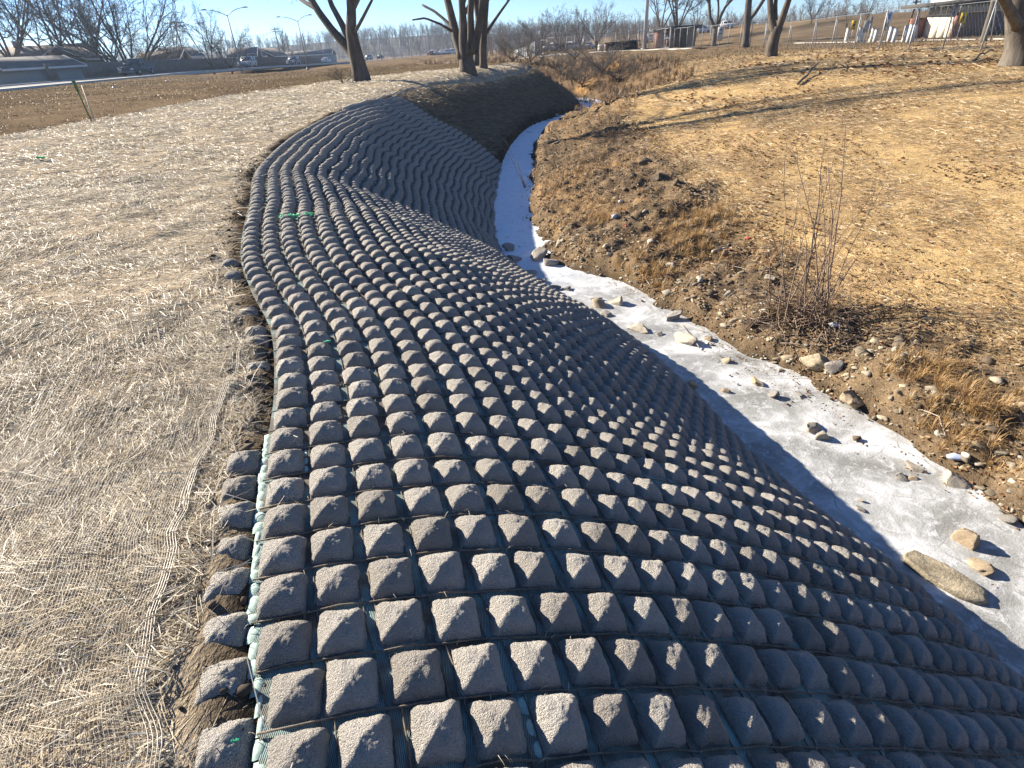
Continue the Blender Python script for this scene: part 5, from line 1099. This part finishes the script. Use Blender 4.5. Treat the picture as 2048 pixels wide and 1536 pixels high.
def drive(px, lane, toward):
    P = resample(ROAD, .5); best = None
    for i in range(2, len(P)-2):
        if P[i, 1] < 25: continue
        T = P[i+1]-P[i]; T /= np.linalg.norm(T); q = P[i]+np.array([T[1], -T[0]])*lane; s = survey(px, 130, q[1]); e = abs(s.x-q[0])
        if best is None or e < best[0]: best = (e, q, math.atan2(T[1], T[0]))
    _, q, a = best; return (q[0], q[1], float(zroad(q[1]))+.05), a+(math.pi if toward else 0)
for px, lane, tw, kind, paint, label, cat in ((272, -2.2, True, 'pickup', 'car0', 'dark pickup truck driving past the grey wooden fence', 'pickup truck'), (496, 2.2, True, 'suv', 'car1', 'silver car coming along the road near the tall street lamp', 'car'), (588, 2.2, True, 'suv', 'car3', 'dark car with lights just left of the double-armed lamp', 'car'), (655, -2.0, False, 'sedan', 'car2', 'pale car half hidden left of the forked tree', 'car'), (740, 2.2, True, 'suv', 'car5', 'blue-dark car emerging right of the forked tree', 'car'), (764, -2.0, False, 'sedan', 'car0', 'small dark car farthest along the road', 'car')):
    loc, a = drive(px, lane, tw); vehicle('pickup_truck' if kind == 'pickup' else 'car', label, loc, a, kind, paint, cat, 'vehicles on the road')
# far car parks: small cars, each a thing
def small_car(px, Y, paint, label, rz, group, z=None):
    p = survey(px, 100, Y); r = vehicle('parked_car', label, (p.x, Y, gzf(p.x, Y) if z is None else z), rz, rnd.choice(['sedan', 'suv']), paint, 'car', group); return r
cols_ = ['car4', 'car2', 'car1', 'car4', 'car2', 'car0', 'car2', 'car1', 'car2']; words_ = ['red', 'white', 'silver', 'second red', 'second white', 'dark', 'third white', 'second silver', 'fourth white']
for i in range(9): small_car(862+i*5.4, 236+3*(i % 2), cols_[i], words_[i]+' car from the left in the far row left of the massive tree', R(80+rnd.uniform(-8, 8)), 'cars parked left of the massive tree', .2)
for i, (px, lab) in enumerate(((1102, 'white car nearest the grey screens in the park'), (1118, 'white car second from the grey screens'), (1148, 'white car left of the broad-crowned tree'), (1176, 'white car right beside the broad-crowned tree'), (1128, 'dark car between the white ones'))): small_car(px, 150, 'car2' if i < 4 else 'car0', lab, R(20+15*i), 'cars parked behind the ball field fence')
for i, (px, lab) in enumerate(((1370, 'white car under the fence left of the vase tree'), (1400, 'white car straight behind the vase tree'), (1448, 'white car right of the white sign'), (1300, 'white car by the tall pale pole'))): small_car(px, 165, 'car2', lab, R(10+20*i), 'cars parked behind the ball field fence')

# poles and lamps ---------------------------------------------
def lamp_post(px, py, H, arms, label, lean=0, Y=None):
    p = survey_ground(px, py) if Y is None else Vector((*survey(px, 120, Y)[:2], 0)); 
    if Y is not None: p.z = gzf(p.x, p.y)
    r = empty('street_lamp', tuple(p), 0, label, 'street lamp', 'street lamps along the road'); m = MB(); m.tube([(0, 0, 0), (0, 0, H*.5), (0, 0, H)], [.13, .10, .07], 8); m.tube([(0, 0, 0), (0, 0, .35)], [.24, .22], 8); m.build('pole', M['galv'], r, True)
    for ax in arms:
        a = MB(); a.tube([(0, 0, H-.1), (ax*.4, 0, H+.35), (ax*.7, 0, H+.55), (ax, 0, H+.65)], [.05, .045, .04, .035], 6); am = a.build('arm', M['galv'], r, True)
        h = MB(); s = 1 if ax > 0 else -1; h.prism([(ax, H+.60), (ax+s*.65, H+.60), (ax+s*.6, H+.72), (ax+s*.1, H+.74)], -.14, .14); h.build('lamp_head', M['galv'], am)
    return r
p = survey_z(478, 136, .92); 
def lamp_at(px, Y, arms, pytop, label):
    b = survey(px, 130, Y); z = float(zroad(Y)); top = survey(px, pytop, Y); lamp_post(px, 0, top.z-z, arms, label, 0, Y)
lamp_at(478, 86, (-2.4, 2.2), -30, 'tallest street lamp, standing by the road left of the houses gap')
lamp_at(612, 108, (-2.6, 1.8), 28, 'double-armed street lamp left of the forked tree')
for px, Y, top, lab in ((763, 185, 62, 'far street lamp first right of the forked tree'), (787, 210, 72, 'far street lamp second right of the forked tree'), (804, 230, 78, 'far street lamp third right of the forked tree'), (824, 240, 78, 'far street lamp nearest left of the massive tree')): lamp_at(px, Y, (-1.6,), top, lab)
def utility(px, Y, pytop, label, arm=1.2, lean=0.0, mat='poledark', z=None):
    b = survey(px, 130, Y); z = (float(zroad(Y)) if b.x < -20 else gzf(b.x, Y)) if z is None else z; H = survey(px, pytop, Y).z-z; r = empty('utility_pole', (b.x, Y, z), 0, label, 'utility pole')
    m = MB(); m.tube([(0, 0, -.2), (lean*H, 0, H)], [.16, .11], 8); m.build('pole', M[mat], r, True)
    if arm:
        for dz in (.35, .95):
            MB().box(lean*H-arm, lean*H+arm, -.06, .06, H-dz, H-dz+.12).build('crossarm', M[mat], r)
            ins = MB()
            for x in (-arm*.9, -arm*.45, arm*.45, arm*.9): ins.tube([(lean*H+x, 0, H-dz+.12), (lean*H+x, 0, H-dz+.3)], [.05, .03], 6)
            ins.build('insulators', M['siding'], r)
    return r, Vector((b.x+lean*H, Y, z+H))
_, w1 = utility(375, 125, 40, 'utility pole with two crossarms beside the tan gabled house', 1.8)
_, w2 = utility(566, 190, 55, 'utility pole with crossarm right of the slate house', 1.2)
utility(585, 215, 62, 'short bare utility pole right of the crossarm one', 0); utility(618, 200, 66, 'utility pole just right of the double-armed lamp', 0)
utility(1795, 84, -10, 'leaning dark utility pole behind the white posts', .5, .07)
def wire(name, a, b, sag, label):
    t = np.linspace(0, 1, 14)[:, None]; P = np.array(a)*(1-t)+np.array(b)*t; P[:, 2] -= sag*4*(t*(1-t))[:, 0]; m = MB(); m.tube(P, .025, 4); return props(m.build(name, M['black']), label, 'wire')
wire('power_line', w1+Vector((1.5, 0, -.3)), w2+Vector((1, 0, -.3)), 2.0, 'upper power line between the two crossarm poles'); wire('power_line', w1+Vector((-1.5, 0, -.9)), w2+Vector((-1, 0, -.9)), 2.2, 'lower power line between the two crossarm poles')
p = survey_ground(1289, 98); r = empty('light_pole', tuple(p), 0, 'tall thick pale light pole beside the brick shelter', 'light pole'); m = MB(); H = 20; m.tube([(0, 0, 0), (0, 0, H)], [.34, .22], 16); m.build('pole', M['polewhite'], r, True); MB().box(-.5, .5, -.5, .5, -.1, .12).build('foundation', M['kerb'], r)
hd = MB(); hd.box(-1.6, 1.6, -.1, .1, H-.6, H-.4); hd.build('crossarm', M['galv'], r)
for x in (-1.3, -.45, .45, 1.3): q = MB(); q.box(x-.3, x+.3, -.35, -.05, H-.35, H+.25); q.build('floodlight', M['galv'], r)

# chain link fences --------------------------------------------
def link_fence(label, posts, H, arms=False, cell=.36, thick=.006):
    P = np.array([tuple(survey_ground(*q)) for q in posts]); o = P[0]; r = empty('chain_link_fence', tuple(o), 0, label, 'fence')
    for p in P:
        m = MB(); q = p-o; m.tube([q-[0, 0, .2], q+[0, 0, H]], [.038, .038], 6); po = m.build('post', M['galv'], r, True)
        if arms: m = MB(); m.tube([q+[0, 0, H], q+np.array([.28, -.1, .42])], [.03, .025], 5); m.build('barb_arm', M['galv'], po, True)
    m = MB(); m.tube(P-o+[0, 0, H-.03], .010 if arms else .022, 5); m.build('top_rail', M['galv'], r, True)
    A, B_ = [], []
    for a, b in zip(P[:-1], P[1:]):
        L = np.linalg.norm((b-a)[:2]); n = max(2, int(L/cell)); h = H-.1
        for i in range(-int(h/cell), n):
            for s in (0, 1):
                u0, u1 = i*cell, i*cell+h; z0, z1 = .05, .05+h
                if u0 < 0: z0 += -u0; u0 = 0
                if u1 > L: z1 -= u1-L; u1 = L
                if u1 <= u0: continue
                if s: f0, f1 = 1-u0/L, 1-u1/L
                else: f0, f1 = u0/L, u1/L
                A.append([a*(1-f0)+b*f0-o+[0, 0, z0], a*(1-f1)+b*f1-o+[0, 0, z1]])
    A = np.array(A); V, Q = tubes(A, np.full(A.shape[:2], thick/2), 3); props(link('wire_mesh', mesh_data('wire_mesh', V, Q, None, M['wire']), r), kind='stuff')
    if arms:
        for k in range(3): m = MB(); m.tube(P-o+np.array([.28, -.1, .42])*(k+.8)/2.9+[0, 0, H], .009, 3); m.build('barbed_wire', M['wire'], r)
link_fence('tall chain link fence with barbed arms across the right field', [(1527, 96), (1574, 97), (1622, 98), (1661, 99), (1707, 100), (1757, 100), (1817, 99), (1884, 100), (1960, 104), (2046, 106)], 2.15, True)
link_fence('chain link fence of the ball field from the pale pole rightwards', [(1297, 97.5), (1328, 97.5), (1339, 97.3), (1347, 97), (1358, 97), (1372, 96.6), (1385, 96.4), (1402, 96.2), (1418, 96), (1437, 95.6), (1455, 95.4), (1478, 95), (1499, 94.6), (1526, 94.5)], 2.5)
link_fence('chain link fence of the ball field from grey screens to the pale pole', [(1095, 109), (1119, 108), (1133, 107), (1149, 106), (1167, 105), (1189, 104), (1210, 102.5), (1230, 101), (1256, 100), (1280, 98.5)], 2.5)
def gate(label, a, b, H):
    p, q = survey_ground(*a), survey_ground(*b); r = empty('field_gate', tuple(p), 0, label, 'gate'); d = q-p; m = MB()
    for f in (0, 1): m.tube([tuple(d*f), tuple(d*f+Vector((0, 0, H)))], [.05, .05], 6)
    m.build('upright', M['galv'], r, True); m = MB()
    for z in (.15, H*.5, H-.1): m.tube([(0, 0, z), tuple(d+Vector((0, 0, z)))], [.035, .035], 6)
    m.build('rail', M['galv'], r, True); m = MB(); m.tube([(0, 0, .15), tuple(d+Vector((0, 0, H*.5)))], [.03, .03], 5); m.build('brace', M['galv'], r, True)
gate('braced steel gate frame right of the grey screens', (1082, 109.5), (1094, 109), 2.3); gate('steel gate frame left of the pale light pole', (1275, 99), (1287, 98), 2.6); gate('steel gate frame on the right side of the brick shelter front', (1328, 97), (1338, 97), 2.6)
def screen(label, pts, h0, h1, n=8):
    P = [survey_ground(*q) for q in pts]; o = P[0]; r = empty('wind_screen', tuple(o), 0, label, 'screen'); Q = np.array([tuple(p-o) for p in P]); u = np.linspace(0, 1, n+1); s = np.linspace(0, 1, len(Q)); X = np.stack([np.interp(u, s, Q[:, i]) for i in range(3)], 1); hs = h0+(h1-h0)*np.sin(u*math.pi/2)
    for i in range(n):
        a, b = X[i], X[i+1]; d = (b-a)/np.linalg.norm(b-a); nn = np.array([-d[1], d[0], 0])*.03; a2, b2 = a+d*.012, b-d*.012
        v = [a2-nn, b2-nn, b2-nn+[0, 0, hs[i+1]], a2-nn+[0, 0, hs[i]], a2+nn, b2+nn, b2+nn+[0, 0, hs[i+1]], a2+nn+[0, 0, hs[i]]]; MB().add(np.array(v), [(0, 1, 2, 3), (7, 6, 5, 4), (0, 4, 5, 1), (1, 5, 6, 2), (2, 6, 7, 3), (3, 7, 4, 0)]).build('panel', M['screen'], r)
M['screen'] = plain('grey_screen_cloth', (.30, .32, .34), .8, var=.1, scale=3)
screen('taller curved grey screen next to the braced gate', [(1060, 112), (1071, 111), (1081, 110)], 1.55, 2.15); screen('lower grey screen at the far left end of the field', [(1028, 114), (1042, 113.5), (1056, 112.6)], .9, 1.4)

# ball field shelter, dugouts, boxes
def base_at(px, py): return survey_ground(px, py)
p = base_at(1332, 96); r = empty('brick_shelter', (p.x, p.y, p.z), R(-4), 'brick shelter with a flat dark overhanging roof behind the fence', 'shelter'); k = p.y/1297*1.0
for x in (-1.2, .55): MB().box(x-.55, x+.55, -.3, .3, -.2, 2.45).build('brick_pillar', M['brick'], r)
MB().box(-1.6, 4.4, 2.2, 2.5, -.2, 2.45).build('back_wall', M['brickbrown'], r); MB().box(4.1, 4.4, -.3, 2.15, -.2, 2.45).build('end_wall', M['brickbrown'], r)
ro = MB().box(-2.2, 5.0, -1.0, 3.0, 2.45, 2.62).build('roof', M['darkroof'], r); MB().box(-2.25, 5.05, -1.06, -1.0, 2.35, 2.85).build('fascia', M['darkroof'], ro)
for i, x in enumerate((-.4, -.1)): MB().box(x-.13, x+.13, -.62, -.34, 1.1, 1.8).build('meter_box', M['white'], r)
def dugout(px, py, w, h, label):
    p = base_at(px, py); r = empty('dugout', (p.x, p.y, p.z), R(-3), label, 'dugout'); MB().box(-w/2, w/2, 1.6, 1.8, -.1, h).build('back_wall', M['brickbrown'], r)
    for s in (-1, 1): MB().box(s*w/2-.12, s*w/2+.12, 0, 1.6, -.1, h).build('side_wall', M['brickbrown'], r)
    MB().box(-w/2-.25, w/2+.25, -.35, 2.0, h, h+.16).build('roof', M['darkroof'], r); MB().box(-w/2+.2, w/2-.2, 1.1, 1.5, .4, .46).build('bench', M['wood'], r)
dugout(1228, 101, 2.6, 1.05, 'low brown dugout left one of two by the field'); dugout(1258, 100, 2.6, 1.2, 'low brown dugout right one nearer the pale pole')
p = base_at(1203, 102); r = empty('equipment_box', tuple(p), R(-5), 'pale tan equipment box left of the dugouts', 'box'); MB().box(-.6, .6, -.4, .4, 0, .75).build('body', M['cream'], r); m = MB(); m.prism([(-.66, .75), (.66, .75), (.5, .95), (-.5, .95)], -.46, .46); m.build('lid', M['trim'], r)

# signs ---------------------------------------------------------
def sign(px, py, w, h, top, face, label, marks=(), post='galv', Y=None, rz=0.0, posts=1):
    p = survey_ground(px, py) if Y is None else Vector((*survey(px, 100, Y)[:2], 0)); 
    if Y is not None: p.z = gzf(p.x, p.y)
    r = empty('sign', tuple(p), rz, label, 'sign')
    m = MB(); m.box(-.03, .03, -.03, .03, -.2, top); m.build('post', M[post], r); b = MB().box(-w/2, w/2, -.055, -.032, top-h, top).build('board', M[face], r)
    for (x0, x1, z0, z1, mt) in marks: MB().box(x0*w, x1*w, -.061, -.0555, top-h+z0*h, top-h+z1*h).build('mark', M[mt], b)
    return r
sign(1168, 101, .62, 1.1, 1.95, 'white', 'white notice sign on a post near the parked white cars', ((-.3, .3, .7, .78, 'black'), (-.3, .3, .5, .56, 'black'), (-.3, .2, .3, .36, 'black')))
sign(1437, 96, .72, 1.5, 2.25, 'white', 'white notice sign on the fence by the vase tree', ((-.3, .3, .75, .82, 'black'), (-.3, .3, .5, .55, 'black')))
man = ((-.12, .12, .72, .86, 'black'), (-.22, .22, .40, .66, 'black'), (-.2, -.05, .12, .38, 'black'), (.06, .2, .12, .38, 'black'))
sign(1700, 85, .62, .95, 2.1, 'yellow', 'yellow warning sign on a pale post left of the white posts', man, 'white')
sign(1764, 86, .62, 1.5, 2.5, 'white', 'white sign with blue symbol among the posts', ((-.3, .3, .62, .9, 'blue'), (-.2, .2, .2, .45, 'black')))
sign(1732, 85, .3, .6, 2.3, 'galv', 'small grey sign behind the yellow one', ())
sign(1727, 85, .8, 1.1, 2.0, 'galv', 'grey information board between yellow and white signs', ())
post_lab = ['first', 'second', 'third', 'fourth', 'fifth', 'sixth', 'seventh', 'eighth', 'ninth', 'tenth']
for i, (px, h) in enumerate(((1691, 1.35), (1714, 1.4), (1721, 1.3), (1741, 1.25), (1748, 1.1), (1776, 1.3), (1786, 1.1), (1806, 1.35), (1815, 1.4), (1823, 1.35))):
    p = survey_ground(px, 84.5); r = empty('bollard', tuple(p), 0, post_lab[i]+' pale timber post from the left in the row by the restroom', 'bollard', 'pale timber posts by the restroom'); m = MB(); m.box(-.13, .13, -.13, .13, -.2, h); m.build('post', M['white'], r); MB().box(-.14, .14, -.14, .14, h, h+.05).build('cap', M['siding'], r)
for i, px in enumerate((1740, 1750)): crumple('straw_bale' if 0 else 'yellow_shrub', px, 82, 8, M['sand'], ['pale yellow clump left one', 'pale yellow clump right one'][i]+' at the foot of the posts', 'clump', 40+i, .8)

# restroom building ---------------------------------------------
c0 = survey(1901, 80, 69.0); X0, Y0 = c0.x, 69.0; c1 = survey(1842, 77, 73.6); zb_ = gzf(X0, Y0)-.02
r = empty('restroom_building', (X0, Y0, zb_), 0, 'brick restroom building with a cream wall and flat dark roof', 'building'); W_ = 8.0; Dp = 4.6; dx = c1.x-X0
m = MB(); 
for i in range(4):       # cream wall in panels
    f0, f1 = i/4+.004, (i+1)/4-.004; m = MB(); m.add([(dx*f0-.06, Dp*f0, 0), (dx*f1-.06, Dp*f1, 0), (dx*f1-.06, Dp*f1, 2.15), (dx*f0-.06, Dp*f0, 2.15), (dx*f0+.14, Dp*f0, 0), (dx*f1+.14, Dp*f1, 0), (dx*f1+.14, Dp*f1, 2.15), (dx*f0+.14, Dp*f0, 2.15)], [(0, 3, 2, 1), (4, 5, 6, 7), (0, 4, 7, 3), (1, 2, 6, 5), (3, 7, 6, 2), (0, 1, 5, 4)]); m.build('wall_panel', M['cream'], r)
MB().box(.02, W_, -.12, .10, -.2, 2.2).build('brick_wall', M['brickbrown'], r); MB().box(-.32, .30, -.35, -.13, -.2, 2.25).build('brick_pillar', M['brick'], r); MB().box(W_-.2, W_, .12, Dp+2, -.2, 2.2).build('brick_wall', M['brickbrown'], r)
MB().box(dx-1.75, dx-.08, Dp-.1, Dp+.12, -.2, 2.0).build('screen_wall', M['brick'], r)
for i in range(10):
    x0 = .1+i*.79; MB().box(x0, x0+.72, -.05, .0, 2.24, 2.92).build('window', M['frosted'], r)
for i in range(5):
    f0, f1 = i/5+.02, (i+1)/5-.02; m = MB(); m.add([(dx*f0, Dp*f0, 2.2), (dx*f1, Dp*f1, 2.2), (dx*f1, Dp*f1, 2.92), (dx*f0, Dp*f0, 2.92), (dx*f0+.05, Dp*f0, 2.2), (dx*f1+.05, Dp*f1, 2.2), (dx*f1+.05, Dp*f1, 2.92), (dx*f0+.05, Dp*f0, 2.92)], [(0, 3, 2, 1), (4, 5, 6, 7), (0, 4, 7, 3), (1, 2, 6, 5), (3, 7, 6, 2), (0, 1, 5, 4)]); m.build('window', M['frosted'], r)
ro = MB().box(-1.9, W_+1.2, -1.4, Dp+2.4, 2.96, 3.10).build('roof', M['darkroof'], r); MB().box(-1.96, W_+1.26, -1.47, -1.4, 2.9, 3.32).build('fascia', M['darkroof'], ro); MB().box(-1.97, -1.9, -1.4, Dp+2.4, 2.9, 3.32).build('fascia', M['darkroof'], ro)
MB().box(.4, W_-.4, 1.0, Dp+1, 3.1, 3.85).build('clerestory', M['frosted'], r); MB().box(0, W_+.4, .4, Dp+1.8, 3.85, 4.2).build('upper_roof', M['darkroof'], r)
MB().box(4.7, 5.0, -.16, -.125, .55, .95).build('drinking_panel', M['galv'], r)
p = survey_ground(1905, 78.5); sign(1906, 79, .62, .95, 2.2, 'yellow', 'yellow warning sign at the brick corner of the restroom', man, 'white', Y=67.5)
ribbon('path', np.array([tuple(survey_ground(*q)[:2]) for q in ((1600, 86), (1700, 84.5), (1800, 82), (1900, 79.5), (2040, 77))]), .9, lambda x, y: gz(x, y), M['trail'], .05)

# the leaning green marker post on the left
p = survey_ground(183, 243); r = empty('marker_post', tuple(p), 0, 'leaning green steel post with a yellow-green top on the left verge', 'post'); t = survey(148, 166, p.y-.3)-p
ax = t.normalized(); m = MB(); m.tube([tuple(-ax*.25), tuple(t*.5), tuple(t)], [.024, .022, .02], 5); m.build('post', M['postgreen'], r)
pl = MB(); q = t*.95; s_ = Vector((1, 0, 0)); pl.add([tuple(t*.78+s_*a+Vector((0, b, 0))) for a, b in ((-.03, -.01), (.05, -.01), (.05, .01), (-.03, .01))]+[tuple(t*1.06+s_*a+Vector((0, b, 0))) for a, b in ((-.05, -.01), (.05, -.01), (.05, .01), (-.05, .01))], [(0, 1, 2, 3), (7, 6, 5, 4), (0, 4, 5, 1), (1, 5, 6, 2), (2, 6, 7, 3), (3, 7, 4, 0)]); pl.build('flag_plate', M['markeryellow'] if 'markeryellow' in M else M['postgreen'], r)
p = survey_ground(182, 243); q = survey(155, 168, p.y+.8)-p; r = empty('marker_stake', (p.x-.02, p.y+.2, p.z), 0, 'thin wooden stake leaning on the green post', 'stake'); m = MB(); m.tube([(0, 0, -.1), tuple(q*.95)], [.018, .014], 4); m.build('stake', M['paleWood'], r)

# ------------------------------------------------------------------ the winter air: one box of thin haze round everything
hz = bpy.data.materials.new('haze_air'); hz.use_nodes = True; hn, hl = hz.node_tree.nodes, hz.node_tree.links; hn.remove(hn['Principled BSDF'])
pv = hn.new('ShaderNodeVolumePrincipled'); pv.inputs['Color'].default_value = (.58, .76, 1.0, 1); pv.inputs['Density'].default_value = .0003; pv.inputs['Anisotropy'].default_value = .35
hl.new(pv.outputs[0], hn['Material Output'].inputs['Volume'])
props(MB().box(-1000, 1000, -60, 1000, -7, 45).build('haze', hz), kind='stuff')
